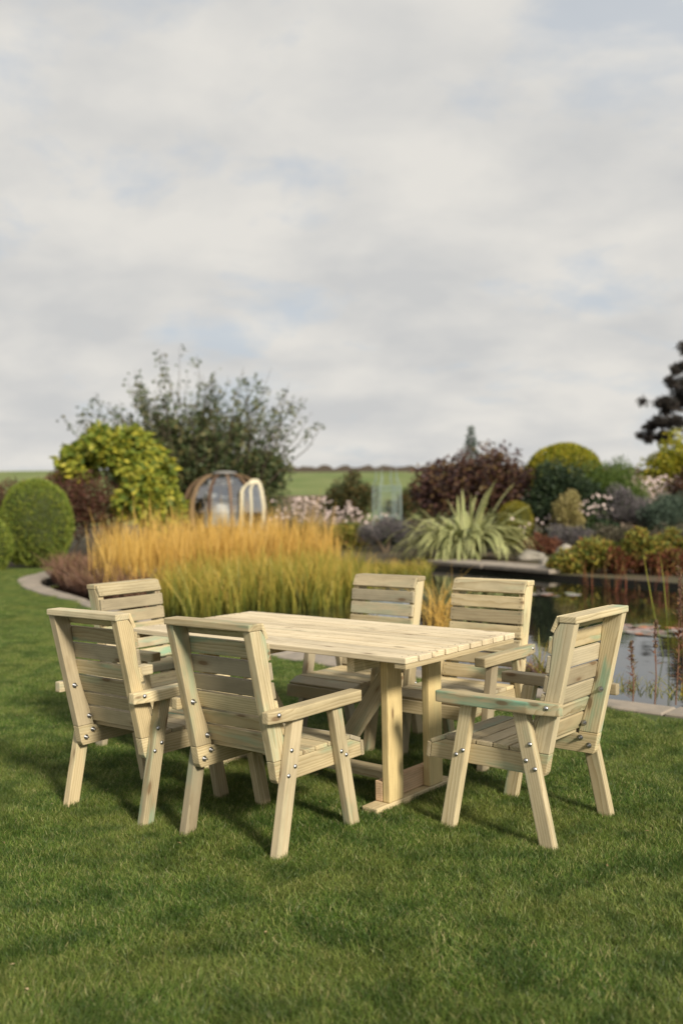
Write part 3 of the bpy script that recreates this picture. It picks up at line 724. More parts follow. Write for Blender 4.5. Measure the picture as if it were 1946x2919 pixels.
# conifer: narrow spire
p = at(1343, 1300, 30); r = tag(empty('conifer', (p.x, p.y, 0)), 'slim blue-green conifer spire rising above the purple bush', 'tree')
n = 3500; hz = 3.45 * (1 - rng.random(n) ** 0.75); rad = 0.75 * (1 - hz / 3.6) ** 1.0 * rng.uniform(0.1, 1.15, n); a = rng.uniform(0, 2 * np.pi, n)
P = np.stack([rad * np.cos(a), rad * np.sin(a), hz + 0.05], 1)
leaves_in(P, 0.11, M['conifer'], 'crown', r, -0.1, 0.3, unit(P * np.array([1, 1, 0]) + 1e-4) * 0.9)
V, F = tubes([[(0, 0, -0.05), (0, 0, 2), (0, 0, 3.45)]], [[0.09, 0.05, 0.006]]); obj('trunk', mesh_np('trunk', V, F, M['bark']), r)
p = at(1468, 1480, 24); clipped('topiary_ball', 'small clipped golden ball bush beside the striped flax', (p.x, p.y), 0.68, (0.415, 0.415, 0.52), 7000, 0.05, M['yew_gold'], 2.3)
p = at(1605, 1340, 26); gt = clipped('golden_tree', 'broad smooth domed tree with golden yellow-green leaves', (p.x, p.y), 1.55, (1.06, 0.95, 1.10), 15000, 0.085, M['goldtree'], 2.2)
gt['category'] = 'tree'; gt['group'] = 'golden trees'
V, F = tubes([[(0, 0, -0.05), (0.02, 0, 0.5), (0, 0, 1.0)]], [[0.10, 0.08, 0.07]]); obj('trunk', mesh_np('trunk', V, F, M['bark'], smooth=True), gt)
p = at(1605, 1420, 24.4); shrub('dark_evergreen', 'dark evergreen shrub below the golden domed tree', 'shrub', (p.x, p.y, 0.98), (0.86, 0.5, 1.02), 12000, 0.085, M['dkgreen'], 36, 0.36)
p = at(1735, 1400, 25); shrub('green_conifer_shrub', 'feathery mid green conifer shrub right of the golden domed tree', 'shrub', (p.x, p.y, 1.12), (0.82, 0.6, 1.12), 14000, 0.10, M['midgreen'], 40, 0.36, 0.22, -0.7)
p = at(1622, 1455, 23.2); shrub('cream_bush', 'upright cream-yellow twiggy bush on the far bank', 'bush', (p.x, p.y, 0.80), (0.31, 0.27, 0.55), 3600, 0.085, M['cream'], 22, 0.17, 0.35, -0.5)
p = at(1790, 1450, 24); shrub('grey_grass_bush', 'grey-purple feathery bush left of the dark green dome', 'bush', (p.x, p.y, 0.75), (0.62, 0.45, 0.7), 6500, 0.11, M['lavender'], 28, 0.24, 0.2, -0.9)
p = at(1905, 1450, 23.5); shrub('green_dome', 'dense blue-green domed shrub at the picture edge above the heather', 'shrub', (p.x, p.y, 0.80), (0.68, 0.55, 0.52), 9000, 0.055, M['conifer'], 34, 0.26)
p = at(1985, 1370, 27); shrub('purple_shrub', 'dark purple shrub at the picture edge beside the pale pink flowers', 'shrub', (p.x, p.y, 1.3), (0.65, 0.6, 0.75), 5000, 0.1, M['purple'], 24, 0.3)
p = at(1530, 1545, 22.5); shrub('red_groundcover', 'low red-brown plant between the flax and the grey rocks', 'plant', (p.x, p.y, 0.2), (0.45, 0.4, 0.25), 2600, 0.07, M['redlow'], 20, 0.15)
p = at(1620, 1535, 22.8); shrub('grey_mound', 'grey-brown twiggy mound behind the boulder', 'plant', (p.x, p.y, 0.3), (0.6, 0.4, 0.33), 4200, 0.065, M['lavender'], 26, 0.17, 0.3, -0.3)
for q, lab, ex in (((1760, 1530), 'low brown heather mound, second from the picture edge', 1.0), ((1895, 1535), 'wide brown heather mound at the picture edge above the bank plants', 1.25)):
    p = at(q[0], q[1], 21.5); shrub('heather_mound', lab, 'plant', (p.x, p.y, 0.33), (0.7 * ex, 0.5, 0.27), 5200, 0.07, M['heath'], 34, 0.16, 0.3, -0.2, 0.75, 'heather mounds')
# right edge: pine and golden tree
p = at(1985, 1300, 42); r = tag(empty('pine_tree', (p.x, p.y, 0)), 'tall dark pine with layered branches at the picture edge', 'tree')
pads = [(-0.55, 0, 6.6, .6), (0.3, 0.3, 7.2, 1.0), (-0.9, -.2, 5.9, .75), (0.2, -.5, 6.1, 1.2), (-1.35, .1, 5.1, .75), (-0.3, .4, 5.2, 1.1), (-1.75, 0, 4.3, .6), (-0.9, -.3, 4.35, .8), (0.9, 0, 5.0, 1.2), (-2.0, .1, 3.75, .45), (-1.2, .3, 3.7, .6), (1.3, .2, 6.2, 1.0), (0.6, .2, 7.9, .8)]
PP = []; paths = [[(0.5, 0, -0.05), (0.45, 0, 3.2), (0.5, 0, 8)]]; rads = [[0.22, 0.16, 0.04]]
for x, y, z, s in pads:
    k = int(260 * s)
    for _ in range(9):
        d = rand_dirs(k); cc = np.array([x, y, z]) + rng.normal(0, 1, 3) * np.array([.36, .36, .20]) * s
        PP.append(cc + d * np.array([s * .34, s * .34, s * .24]) * rng.uniform(0.2, 1.1, (k, 1)))
    paths.append([(0.47, 0, z - 0.9), ((x + .47) / 2, y / 2, z - 0.35), (x, y, z - 0.1)]); rads.append([0.07, 0.05, 0.02])
PP = np.concatenate(PP); leaves_in(PP, 0.15, M['pine'], 'crown', r, -0.2, 0.35)
V, F = tubes(paths, rads, 7); obj('trunk', mesh_np('trunk', V, F, M['bark'], smooth=True), r)
p = at(1935, 1330, 29.5); shrub('golden_tree', 'yellow and green autumn tree under the dark pine', 'tree', (p.x + .15, p.y, 1.85), (1.05, 0.9, 1.15), 9000, 0.11, M['goldtree'], 44, 0.42, 0.6, 0.2, 0.8, None, 9, 0.1, 0.06)

# -- striped flax: every strap leaf a part
p = at(1325, 1590, 21.6); fx = tag(empty('flax_plant', (p.x, p.y, 0)), 'big fountain of cream and green striped strap leaves on the far bank', 'plant')
flmesh = []
for k in range(16):
    Lf = rng.uniform(1.45, 1.95); arch = (0.25 if k < 1 else 0.75 + 0.65 * (k / 15)); seg = 9; Vv = []
    for i in range(seg + 1):
        s = i / seg; th = R(13) + arch * s ** 1.6 * 2.1
        if i == 0: x, z = 0.0, 0.0
        else: x += math.sin(th) * Lf / seg; z += math.cos(th) * Lf / seg
        wd = 0.074 * (0.55 + 0.45 * min(1, s * 4)) * (1 - s ** 5) + 0.004; tw = 0.35 * arch * s
        Vv += [(x, -wd / 2, z + 0.010), (x, -wd * .18, z), (x, wd * .18, z), (x, wd / 2, z + 0.010)]
    Ff = []; tt = []
    for i in range(seg):
        for j in range(3): Ff.append((4 * i + j, 4 * i + j + 1, 4 * i + 5 + j, 4 * i + 4 + j)); tt.append(0.12 if j == 1 else 0.78 + 0.2 * rng.random())
    flmesh.append(mesh_np('leaf', Vv, Ff, M['flax'], tt, True))
for k in range(298):
    o = obj('leaf', flmesh[k % 16], fx); a = rng.uniform(0, 2 * np.pi); rr = 0.28 * math.sqrt(rng.random())
    o.location = (rr * math.cos(a), rr * math.sin(a), 0.0); o.rotation_euler = (rng.normal() * .12, (rng.normal() * .08 if k % 3 == 0 else rng.uniform(0.0, 0.55)), a + rng.normal() * .3); s = rng.uniform(0.75, 1.08); o.scale = (s, 1, s)

# -- reeds and sedges in the pond margin
def inpoly(P, poly):
    x, y = P[:, 0], P[:, 1]; c = np.zeros(len(P), bool); n = len(poly); j = n - 1
    for i in range(n):
        xi, yi = poly[i]; xj, yj = poly[j]
        m = ((yi > y) != (yj > y)) & (x < (xj - xi) * (y - yi) / (yj - yi + 1e-12) + xi); c ^= m; j = i
    return c
def scatter(poly, n):
    a = np.array(poly); lo, hi = a.min(0), a.max(0); out = np.empty((0, 2))
    while len(out) < n:
        q = rng.uniform(lo, hi, (n * 2, 2)); out = np.concatenate([out, q[inpoly(q, poly)]])
    return out[:n]
def reeds(name, label, poly, n, h, hs, wdt, mat, lean=0.08, z0=-0.13, bend=0.15, clump=0.0, grad=1.0):
    q = scatter(poly, n)
    if clump:
        cc = scatter(poly, max(3, n // 22)); q = cc[rng.integers(0, len(cc), n)] + rng.normal(0, clump, (n, 2))
    B = np.concatenate([q, np.full((n, 1), z0)], 1)
    D = rng.normal(0, lean, (n, 3)); D[:, 2] = 1
    bd = rng.normal(0, bend, (n, 3)); bd[:, 2] = -np.abs(bd[:, 2]) * 0.4
    Ln = h + hs * rng.normal(size=n); Ln *= 0.88 + 0.24 * (0.5 + 0.5 * np.sin(q[:, 0] * 2.3) * np.cos(q[:, 1] * 1.7 + q[:, 0]))
    V, F = ribbons(B, D, bd, np.maximum(Ln, 0.15), wdt * rng.uniform(0.6, 1.3, n), 4, taper=0.72)
    return tag(obj(name, mesh_np(name, V, F, mat, np.clip(rng.random(n)[:, None] * 0.62 + np.array([[0.0, 0.12, 0.26, 0.38]]) * grad + (1 - grad) * 0.19, 0, 1).ravel())), label, None, None, 'stuff')
gp = lambda px, py, z=-0.075: tuple(ground(px, py, z).xy)
ORANGE = [gp(300, 1716), gp(400, 1738), gp(470, 1712), gp(700, 1676), gp(930, 1664), gp(965, 1640), gp(820, 1625), gp(600, 1626), (-4.0, 18.4), gp(305, 1650)]
reeds('orange_reeds', 'tall orange autumn reeds in front of the garden pod', ORANGE, 4600, 1.02, 0.23, 0.014, M['reed_o'], 0.07, bend=0.10, clump=0.11)
GREEN = [gp(455, 1757), gp(560, 1768), gp(700, 1756), gp(860, 1746), gp(1010, 1724), gp(1040, 1690), gp(960, 1668), gp(700, 1685), gp(480, 1704)]
reeds('green_sedge', 'thick green and gold sedge behind the table', GREEN, 5600, 0.60, 0.15, 0.014, M['reed_g'], 0.12, bend=0.2, clump=0.10)
reeds('amber_sedge', 'amber grass strip at the far end of the reeds by the coping stones', [gp(960, 1655), gp(1225, 1648), gp(1228, 1625), gp(940, 1628)], 1300, 0.30, 0.08, 0.014, M['reed_g'], 0.2, bend=0.3)
reeds('brown_seed_heads', 'dry brown plants on the pond side of the curved path', [gp(150, 1668), gp(215, 1698), gp(290, 1722), gp(420, 1752), gp(440, 1705), gp(320, 1668), gp(240, 1640), gp(190, 1642)], 3200, 0.42, 0.1, 0.02, M['dead'], 0.3, -0.02, 0.35)
reeds('waterside_grass', 'arching gold and green grass tuft at the water edge behind the chairs', [gp(1205, 1822), gp(1300, 1828), gp(1295, 1800), gp(1215, 1795)], 70, 0.60, 0.14, 0.012, M['reed_o'], 0.2, -0.1, 0.4)
reeds('pond_side_tuft', 'arching green tuft beside the chair at the pond corner', [gp(1528, 1958), gp(1572, 1960), gp(1565, 1944), gp(1532, 1942)], 22, 0.50, 0.10, 0.012, M['reed_g'], 0.25, -0.1, 0.55)
reeds('pond_side_litter', 'dark red and brown stems at the water edge between the pond chairs', [gp(1470, 1945), gp(1570, 1965), gp(1570, 1948), gp(1480, 1930)], 130, 0.16, 0.05, 0.012, M['dead'], 0.5, -0.04, 0.6)
reeds('far_bank_reeds', 'thin reeds standing in the water below the far bank plants', [gp(1700, 1690), gp(1946, 1705), gp(2050, 1690), gp(1960, 1672), gp(1600, 1650)], 36, 0.5, 0.16, 0.013, M['marsh_r'], 0.12, bend=0.15)

# bank plants right
for i, (px, py, Y, ex, m, lab) in enumerate((
    (1625, 1600, 17.6, (0.42, 0.35, 0.28), 'marsh', 'yellow-green bank plant next to the coping stones'),
    (1705, 1598, 17.5, (0.45, 0.35, 0.30), 'marsh', 'yellow-green bank plant second from the coping stones'),
    (1768, 1600, 17.2, (0.40, 0.3, 0.26), 'marsh_r', 'reddish bank plant between the yellow-green ones'),
    (1835, 1592, 17.2, (0.50, 0.35, 0.36), 'marsh', 'tall yellow-green bank plant near the picture edge'),
    (1912, 1610, 16.8, (0.45, 0.35, 0.28), 'marsh_r', 'red-leaved bank plant at the picture edge'),
    (1700, 1570, 19.0, (0.7, 0.4, 0.25), 'marsh', 'green and yellow plants behind the bank plants below the heather'),
    (1900, 1570, 18.8, (0.7, 0.4, 0.30), 'marsh', 'green and yellow plants below the wide heather mound'))):
    p = at(px, py, Y); ex = (ex[0] * 0.8, ex[1], ex[2] * (0.62, 1.0, 0.8, 1.15, 0.7, 1.0, 1.1)[i]); shrub('bank_plant', lab, 'plant', (p.x, p.y, ex[2] * 0.75), ex, 2200, 0.085, M[m], 20, 0.15, 0.55, 0.1, 0.8, 'plants along the far bank', 5, 0.2, 0.012)

# rocks
def rock(label, px, py, Y, rad):
    p = at(px, py, Y); bm = bmesh.new(); bmesh.ops.create_icosphere(bm, subdivisions=3, radius=1.0)
    o1, o2 = random.random() * 9, random.random() * 9
    for v in bm.verts:
        c = v.co.copy(); k = 1 + 0.16 * math.sin(c.x * 3.1 + o1) + 0.13 * math.sin(c.y * 4.3 + o2) + 0.12 * math.cos(c.z * 5 + o1)
        for ax in (Vector((.7, .5, .5)), Vector((-.6, .3, .74)), Vector((.1, -.9, .4)), Vector((-.3, -.5, .8))):
            d = c.dot(ax.normalized()) * k
            if d > 0.72: k *= 0.72 / d
        v.co = Vector((c.x * rad[0], c.y * rad[1], c.z * rad[2])) * k
    o = obj('boulder', bm_mesh('boulder', bm, M['rock'])); o.location = (p.x, p.y, rad[2] * 0.5); o.rotation_euler = (0, 0, random.random() * 3)
    tag(o, label, 'rock', 'boulders on the far bank')
rock('flat grey boulder between the flax and the coping stones', 1512, 1580, 21.0, (0.42, 0.3, 0.16))
rock('upright pale boulder above the bank plants', 1612, 1572, 20.6, (0.28, 0.25, 0.24))
rock('small grey boulder beside the low end of the coping stones', 1560, 1592, 19.6, (0.18, 0.15, 0.10))

# stone boundary wall behind the border: each stone a part
def stone_wall(label, x0, x1, Y, h, rows):
    r = tag(empty('stone_wall', ((x0 + x1) / 2, Y, 0)), label, 'wall')
    core = obj('wall_core', box_mesh('wall_core', x1 - x0 - 0.06, 0.30, h - 0.04, plain('wall_mortar', (0.07, 0.06, 0.05), 0.95), 0), r); core.location = (0, 0, h / 2 - 0.04)
    ms = [box_mesh('stone', 1, 1, 1, M['walling'], 0.06, 1) for _ in range(1)]
    rh = h / rows
    for j in range(rows):
        x = x0 + random.uniform(-.2, 0)
        while x < x1:
            wd = random.uniform(0.26, 0.52); o = obj('stone', ms[0], r)
            o.location = (x + wd / 2 - (x0 + x1) / 2, random.uniform(-.012, .012), j * rh + rh / 2); o.scale = (wd - 0.02, 0.40, rh - 0.018); x += wd
    x = x0
    while x < x1:
        o = obj('coping_stone', ms[0], r); o.location = (x + 0.27 - (x0 + x1) / 2, 0, h + 0.04); o.scale = (0.52, 0.48, 0.09); x += 0.54
p0, p1 = at(745, 1450, 36), at(1010, 1450, 36); stone_wall('brown stone garden wall below the green field, beyond the pod', p0.x, p1.x, 36, 1.42, 7)
p0, p1 = at(1755, 1400, 33), at(2030, 1400, 33); stone_wall('brown stone wall behind the pale pink flowers at the picture edge', p0.x, p1.x, 33, 1.85, 9)

# ------------------------------------------------------------------ garden pod: round timber-ribbed glass house with an open door
p = at(642, 1500, 29); PX, PY = p.x, p.y
pod = tag(empty('garden_pod', (PX, PY, 0)), 'round timber and glass garden pod with its cream door open', 'summerhouse')
PRF = [(0.82, 0.02), (1.04, 0.35), (1.15, 0.75), (1.17, 1.10), (1.12, 1.45), (0.98, 1.78), (0.73, 2.02), (0.42, 2.15), (0.22, 2.18)]
prz = [q[1] for q in PRF]; prr = [q[0] for q in PRF]
def pr(z): return float(np.interp(z, prz, prr))
NR = 12
M['glass'] = MT('pod_glass').m
g = M['glass'].node_tree; b_ = g.nodes['Principled BSDF']; b_.inputs['Base Color'].default_value = (0.75, 0.82, 0.85, 1); b_.inputs['Roughness'].default_value = 0.05; b_.inputs['IOR'].default_value = 1.45
tb = g.nodes.new('ShaderNodeBsdfTransparent'); tb.inputs[0].default_value = (0.80, 0.86, 0.88, 1); gl = g.nodes.new('ShaderNodeBsdfGlossy'); gl.inputs['Roughness'].default_value = 0.06
fr = g.nodes.new('ShaderNodeFresnel'); fr.inputs[0].default_value = 2.6; ms = g.nodes.new('ShaderNodeMixShader')
mxm = g.nodes.new('ShaderNodeMath'); mxm.operation = 'MAXIMUM'; mxm.inputs[1].default_value = 0.38; g.links.new(fr.outputs[0], mxm.inputs[0]); g.links.new(mxm.outputs[0], ms.inputs[0]); g.links.new(tb.outputs[0], ms.inputs[1]); g.links.new(gl.outputs[0], ms.inputs[2]); g.links.new(ms.outputs[0], g.nodes['Material Output'].inputs[0])
M['cream_paint'] = plain('cream_frame', (0.62, 0.57, 0.42), 0.5)
M['white_seat'] = plain('white_seat', (0.78, 0.77, 0.74), 0.6)
M['grey_panel'] = plain('grey_canvas', (0.13, 0.13, 0.15), 0.7)
DOOR_A = (-25, 5)      # opening between these angles (degrees, 0 = +x, -90 = towards the camera)
ang = [math.radians(-90 + 15 + 30 * k) for k in range(NR)]
def arc_bar(r_extra, a, zs, wt, wr):
    """curved bar following the pod outline in the plane at angle a"""
    V = []; F = []
    er = Vector((math.cos(a), math.sin(a), 0)); et = Vector((-math.sin(a), math.cos(a), 0))
    for z in zs:
        c = er * (pr(z) + r_extra) + Vector((0, 0, z))
        for u, v in ((-1, -1), (1, -1), (1, 1), (-1, 1)): q = c + et * (u * wt / 2) + er * (v * wr / 2); V.append(tuple(q))
    for i in range(len(zs) - 1):
        for k in range(4): F.append((4 * i + k, 4 * i + (k + 1) % 4, 4 * i + 4 + (k + 1) % 4, 4 * i + 4 + k))
    F.append((0, 3, 2, 1)); m = 4 * (len(zs) - 1); F.append((m, m + 1, m + 2, m + 3))
    return V, F
zs = np.linspace(0.02, 2.15, 22)
for k, a in enumerate(ang):
    V, F = arc_bar(0.03, a, zs, 0.075, 0.11); obj('rib', mesh_np('rib', V, F, M['pod_timber']), pod)
def panel(a0, a1, zs, off, mat, name):
    V = []; F = []; na = 2
    for z in zs:
        for i in range(na):
            a = a0 + (a1 - a0) * i / (na - 1); V.append(((pr(z) + off) * math.cos(a), (pr(z) + off) * math.sin(a), z))
    for j in range(len(zs) - 1):
        for i in range(na - 1): F.append((j * na + i, j * na + i + 1, (j + 1) * na + i + 1, (j + 1) * na + i))
    me = mesh_np(name, V, F, mat); o = obj(name, me, pod); return o
for k in range(NR):
    a0, a1 = ang[k], ang[k] + R(30); mid = math.degrees((a0 + a1) / 2)
    mid = (mid + 180) % 360 - 180
    if -50 < mid < 20 and abs(mid + 30) < 20: continue        # doorway
    panel(a0 + 0.03, a1 - 0.03, np.linspace(0.04, 0.62, 5), 0.0, M['pod_timber'], 'lower_panel')
    roof = k in (2, 3, 4)
    panel(a0 + 0.03, a1 - 0.03, np.array([0.64, 1.05, 1.45, 1.80, 2.03, 2.14]), 0.0, M['grey_panel'] if roof else M['glass'], 'roof_panel' if roof else 'window_pane')
for z in (0.63, 1.30):
    V = []; F = []
    for i in range(48):
        a = 2 * math.pi * i / 48
        for rr, dz in ((-.03, -.02), (.03, -.02), (.03, .02), (-.03, .02)): V.append(((pr(z) + rr) * math.cos(a), (pr(z) + rr) * math.sin(a), z + dz))
    for i in range(48):
        for q in range(4): F.append((4 * i + q, 4 * i + (q + 1) % 4, 4 * ((i + 1) % 48) + (q + 1) % 4, 4 * ((i + 1) % 48) + q))
    if z < 1: obj('sill_ring', mesh_np('sill_ring', V, F, M['pod_timber']), pod)
V, F = lathe([(0.001, 2.255), (0.18, 2.245), (0.36, 2.21), (0.38, 2.16), (0.02, 2.15)], 24); obj('top_cap', mesh_np('top_cap', V, F, plain('lead_cap', (0.20, 0.20, 0.20), 0.5), smooth=True), pod)
V, F = lathe([(0.001, 0.03), (0.80, 0.03), (0.83, -0.05)], 24); obj('floor', mesh_np('floor', V, F, M['pod_timber']), pod)
# curved bench inside with white back cushion
V = []; F = []
for i in range(19):
    a = R(40 + 100 * i / 18)
    for rr, z in ((0.95, 0.6), (0.35, 0.6), (0.35, 0.5), (0.95, 0.5), (0.95, 1.28), (0.86, 1.28), (0.86, 0.6)): V.append((rr * math.cos(a), rr * math.sin(a), z))
for i in range(18):
    for q in range(6): F.append((7 * i + q, 7 * i + q + 1, 7 * i + 8 + q, 7 * i + 7 + q))
o = obj('bench', mesh_np('bench', V, F, M['white_seat']), pod)
# door leaf: curved cream frame with two panes, swung out towards the camera and to the right
da = math.radians(-27); dz = np.linspace(0.10, 2.0, 16)
hinge = Vector((pr(1.0) * math.cos(R(-15)), pr(1.0) * math.sin(R(-15)), 0))
door = empty('door'); door.parent = pod; door.location = (0.56, -1.02, 0); door.rotation_euler = (0, 0, R(-6))
def door_off(z): return pr(z) - pr(1.0)        # same bow as the pod
DW = 0.72
def door_bar(u0, u1, z0, z1, n=14, th=0.07):
    V = []; F = []
    for i in range(n):
        s = i / (n - 1); z = z0 + (z1 - z0) * s; bow = door_off(z)
        uu0, uu1 = (u0(z), u1(z))
        for u, v in ((uu0, -th / 2), (uu1, -th / 2), (uu1, th / 2), (uu0, th / 2)): V.append((u, -bow * 0.6 + v, z))
    for i in range(n - 1):
        for q in range(4): F.append((4 * i + q, 4 * i + (q + 1) % 4, 4 * i + 4 + (q + 1) % 4, 4 * i + 4 + q))
    F += [(0, 3, 2, 1), tuple(4 * (n - 1) + q for q in range(4))]
    return V, F
def half(z): return DW / 2 * (0.55 + 0.45 * min(1, pr(z) / 1.05)) if z > 1.3 else DW / 2 * (0.72 + 0.28 * min(1, max(0, (z - 0.05) / 0.5)))
cu = 0.36
dl = lambda z: float(np.interp(z, [0.05, 0.3, 1.7, 1.98], [0.12, 0.0, 0.0, 0.30]))
dr = lambda z: float(np.interp(z, [0.05, 0.35, 0.8, 1.2, 1.7, 1.9, 1.98], [0.34, 0.55, 0.69, 0.72, 0.64, 0.55, 0.47]))
dm = lambda z: dl(z) * 0.55 + dr(z) * 0.45
for nm, f0, f1, z0, z1 in (('door_frame', lambda z: dl(z), lambda z: dl(z) + 0.085, 0.05, 1.98), ('door_frame', lambda z: dr(z) - 0.085, lambda z: dr(z), 0.05, 1.98),
                           ('door_frame', lambda z: dm(z) - 0.03, lambda z: dm(z) + 0.03, 0.50, 1.84), ('door_frame', lambda z: dl(z) + 0.0855, lambda z: max(dl(z) + 0.09, dr(z) - 0.0855), 1.845, 1.978), ('lower_panel', lambda z: dl(z) + 0.0855, lambda z: dr(z) - 0.0855, 0.052, 0.495)):
    V, F = door_bar(f0, f1, z0, z1, 18); obj(nm, mesh_np(nm, V, F, M['cream_paint']), door)
for f0, f1 in ((lambda z: dl(z) + 0.086, lambda z: dm(z) - 0.031), (lambda z: dm(z) + 0.031, lambda z: dr(z) - 0.086)):
    V, F = door_bar(f0, f1, 0.50, 1.84, 16, 0.012); obj('door_pane', mesh_np('door_pane', V, F, M['glass']), door)

# ------------------------------------------------------------------ wire obelisk
M['verdigris'] = plain('pale_green_metal', (0.26, 0.33, 0.32), 0.55, 0.2)
p = at(1103, 1480, 30); ob = tag(empty('obelisk', (p.x, p.y, 0), R(18)), 'pale green metal plant obelisk with open bars in the far border', 'obelisk')
hw = 0.33; Ht = 1.72
for x in (-1, 1):
    for y in (-1, 1):
        V, F = tubes([[(x * hw, y * hw, -0.05), (x * hw * .98, y * hw * .98, Ht)]], [[0.022, 0.022]], 6); obj('post', mesh_np('post', V, F, M['verdigris']), ob)
        V, F = tubes([[(x * hw, y * hw, Ht), (x * hw * .75, y * hw * .75, Ht + .26), (x * hw * .70, y * hw * .7, Ht + .55)]], [[0.014, 0.012, 0.006]], 6); obj('finial', mesh_np('finial', V, F, M['verdigris']), ob)
for k in (-0.5, 0.0, 0.5):
    for x, y in ((k, -1), (k, 1), (-1, k), (1, k)):
        V, F = tubes([[(x * hw, y * hw, 0.75), (x * hw, y * hw, Ht + (0.35 if k == 0 else 0.0))]], [[0.010, 0.010]], 5); obj('bar', mesh_np('bar', V, F, M['verdigris']), ob)
for z in (0.35, 0.75, 0.82, Ht - 0.12, Ht):
    c4 = [(-hw, -hw, z), (hw, -hw, z), (hw, hw, z), (-hw, hw, z)]
    V, F = tubes([[c4[i], c4[(i + 1) % 4]] for i in range(4)], [[0.013, 0.013]] * 4, 5); obj('ring', mesh_np('ring', V, F, M['verdigris']), ob)

# ------------------------------------------------------------------ lily pads
M['pad'] = [plain('lily_pad_%s' % n_, c_, 0.4) for n_, c_ in (('green', (0.13, 0.14, 0.08)), ('pinkish', (0.30, 0.19, 0.17)), ('rust', (0.42, 0.15, 0.05)), ('grey', (0.24, 0.22, 0.20)))]
padm = []
for m in M['pad']:
    V = [(0, 0, 0.0)] + [(math.cos(R(12 + 336 * k / 18)), math.sin(R(12 + 336 * k / 18)), 0.006 + 0.01 * math.sin(k * 2.1)) for k in range(19)]
    padm.append(mesh_np('lily_pad', V, [(0, k, k + 1) for k in range(1, 19)], m))
def pads_in(poly, n, label, group):
    for i, (x, y) in enumerate(scatter(poly, n)):
        o = obj('lily_pad', padm[rng.choice(4, p=[.2, .42, .1, .28])]); o.location = (x, y, -0.070 + 0.004 * rng.random()); s = rng.uniform(0.06, 0.11); o.scale = (s, s, s * 0.6)
        o.rotation_euler = (rng.normal() * .05, rng.normal() * .05, rng.uniform(0, 6.28)); tag(o, label, 'lily pad', group)
pads_in([gp(1755, 1800), gp(1850, 1812), gp(1960, 1820), gp(2040, 1822), gp(1990, 1798), gp(1870, 1784), gp(1770, 1782)], 60, 'round pinkish lily pad floating on open water behind the side-on chair', 'lily pads behind the pond end chair')
pads_in([gp(1500, 1700), gp(1640, 1702), gp(1640, 1693), gp(1510, 1691)], 14, 'small lily pad floating near the coping stones of the far bank', 'lily pads near the far bank')

# ------------------------------------------------------------------ waterside stems at the right
def loosestrife(label, px, py, h, m, nl, lean=0.0):
    q = ground(px, py, 0.0); r = tag(empty('loosestrife', (q.x, q.y, -0.05)), label, 'plant', 'loosestrife stems at the water edge')
    top = Vector((lean, 0.02, h)); V, F = tubes([[(0, 0, 0), (lean * .3 + .01, 0, h * .4), (lean * .7, 0.01, h * .75), top]], [[0.005, 0.0045, 0.0035, 0.0015]], 6)
    obj('stem', mesh_np('stem', V, F, M['dead'], np.full(len(F), .6)), r)
    s = rng.random(nl) ** 0.9; P = np.stack([lean * s, 0.02 * s, h * (0.12 + 0.6 * s)], 1); a = rng.uniform(0, 6.28, nl)
    D = np.stack([np.cos(a), np.sin(a), rng.uniform(0.2, 0.9, nl)], 1); V, F = leaf_quads(P, D, np.tile([[0, 0, 1.]], (nl, 1)), rng.uniform(.04, .085, nl), 0.014)
    obj('leaves', mesh_np('leaves', V, F, m, rng.random(nl)), r)
    k = 90; s = rng.random(k); P = np.stack([lean * (.7 + .3 * s) + rng.normal(0, .006, k), rng.normal(0, .006, k), h * (0.70 + 0.3 * s)], 1)
    V, F = leaf_quads(P, rand_dirs(k) + [0, 0, .6], rand_dirs(k), 0.022, 0.011); obj('seed_head', mesh_np('seed_head', V, F, M['dead'], rng.random(k)), r)
loosestrife('single loosestrife stem with dark leaves in front of the sky reflection', 1802, 2004, 0.46, M['marsh_r'], 34)
loosestrife('taller thin loosestrife stem, second one beside the sky reflection', 1864, 2012, 0.62, M['marsh_r'], 10, 0.02)
loosestrife('red-leaved loosestrife stem at the picture edge', 1925, 1990, 0.85, M['marsh_r'], 60, 0.05)
loosestrife('red-leaved loosestrife stem cut by the picture edge', 1948, 1982, 0.95, M['marsh_r'], 70, -0.02)
reeds('water_edge_grass', 'sparse green and rust grass along the pond side of the slabs', [gp(1730, 1998), gp(1960, 2022), gp(1960, 2012), gp(1740, 1988)], 90, 0.13, 0.06, 0.007, M['marsh'], 0.35, -0.03, 0.5)
reeds('tall_water_reeds', 'few tall thin reeds leaning in the water at the picture edge', [gp(1870, 1900), gp(1990, 1915), gp(1990, 1880), gp(1890, 1870)], 6, 1.05, 0.2, 0.016, M['reed_g'], 0.13, -0.12, 0.12)

# ------------------------------------------------------------------ lawn grass
t = MT('grass_blade'); a = t.new('ShaderNodeAttribute', attribute_name='tint'); g = t.new('ShaderNodeNewGeometry')
c = t.ramp(a.outputs['Fac'], [(0.0, (0.040, 0.082, 0.013)), (0.45, (0.088, 0.165, 0.025)), (0.76, (0.175, 0.262, 0.048)), (0.91, (0.31, 0.32, 0.105)), (1.0, (0.52, 0.45, 0.24))])
big = t.noise(g.outputs['Position'], 1.3, 4, 0.6)
c = t.mix(t.math('MULTIPLY', t.ramp(big, [(0.42, (0, 0, 0)), (0.66, (1, 1, 1))]), 0.48), c, (0.25, 0.26, 0.068))
sm = t.noise(g.outputs['Position'], 5.0, 3, 0.6)
c = t.mix(t.math('MULTIPLY', t.ramp(sm, [(0.46, (0, 0, 0)), (0.62, (1, 1, 1))]), 0.62), c, (0.03, 0.072, 0.011))
t.col(c); t.rough(0.45); t.b.inputs['Specular IOR Level'].default_value = 0.35
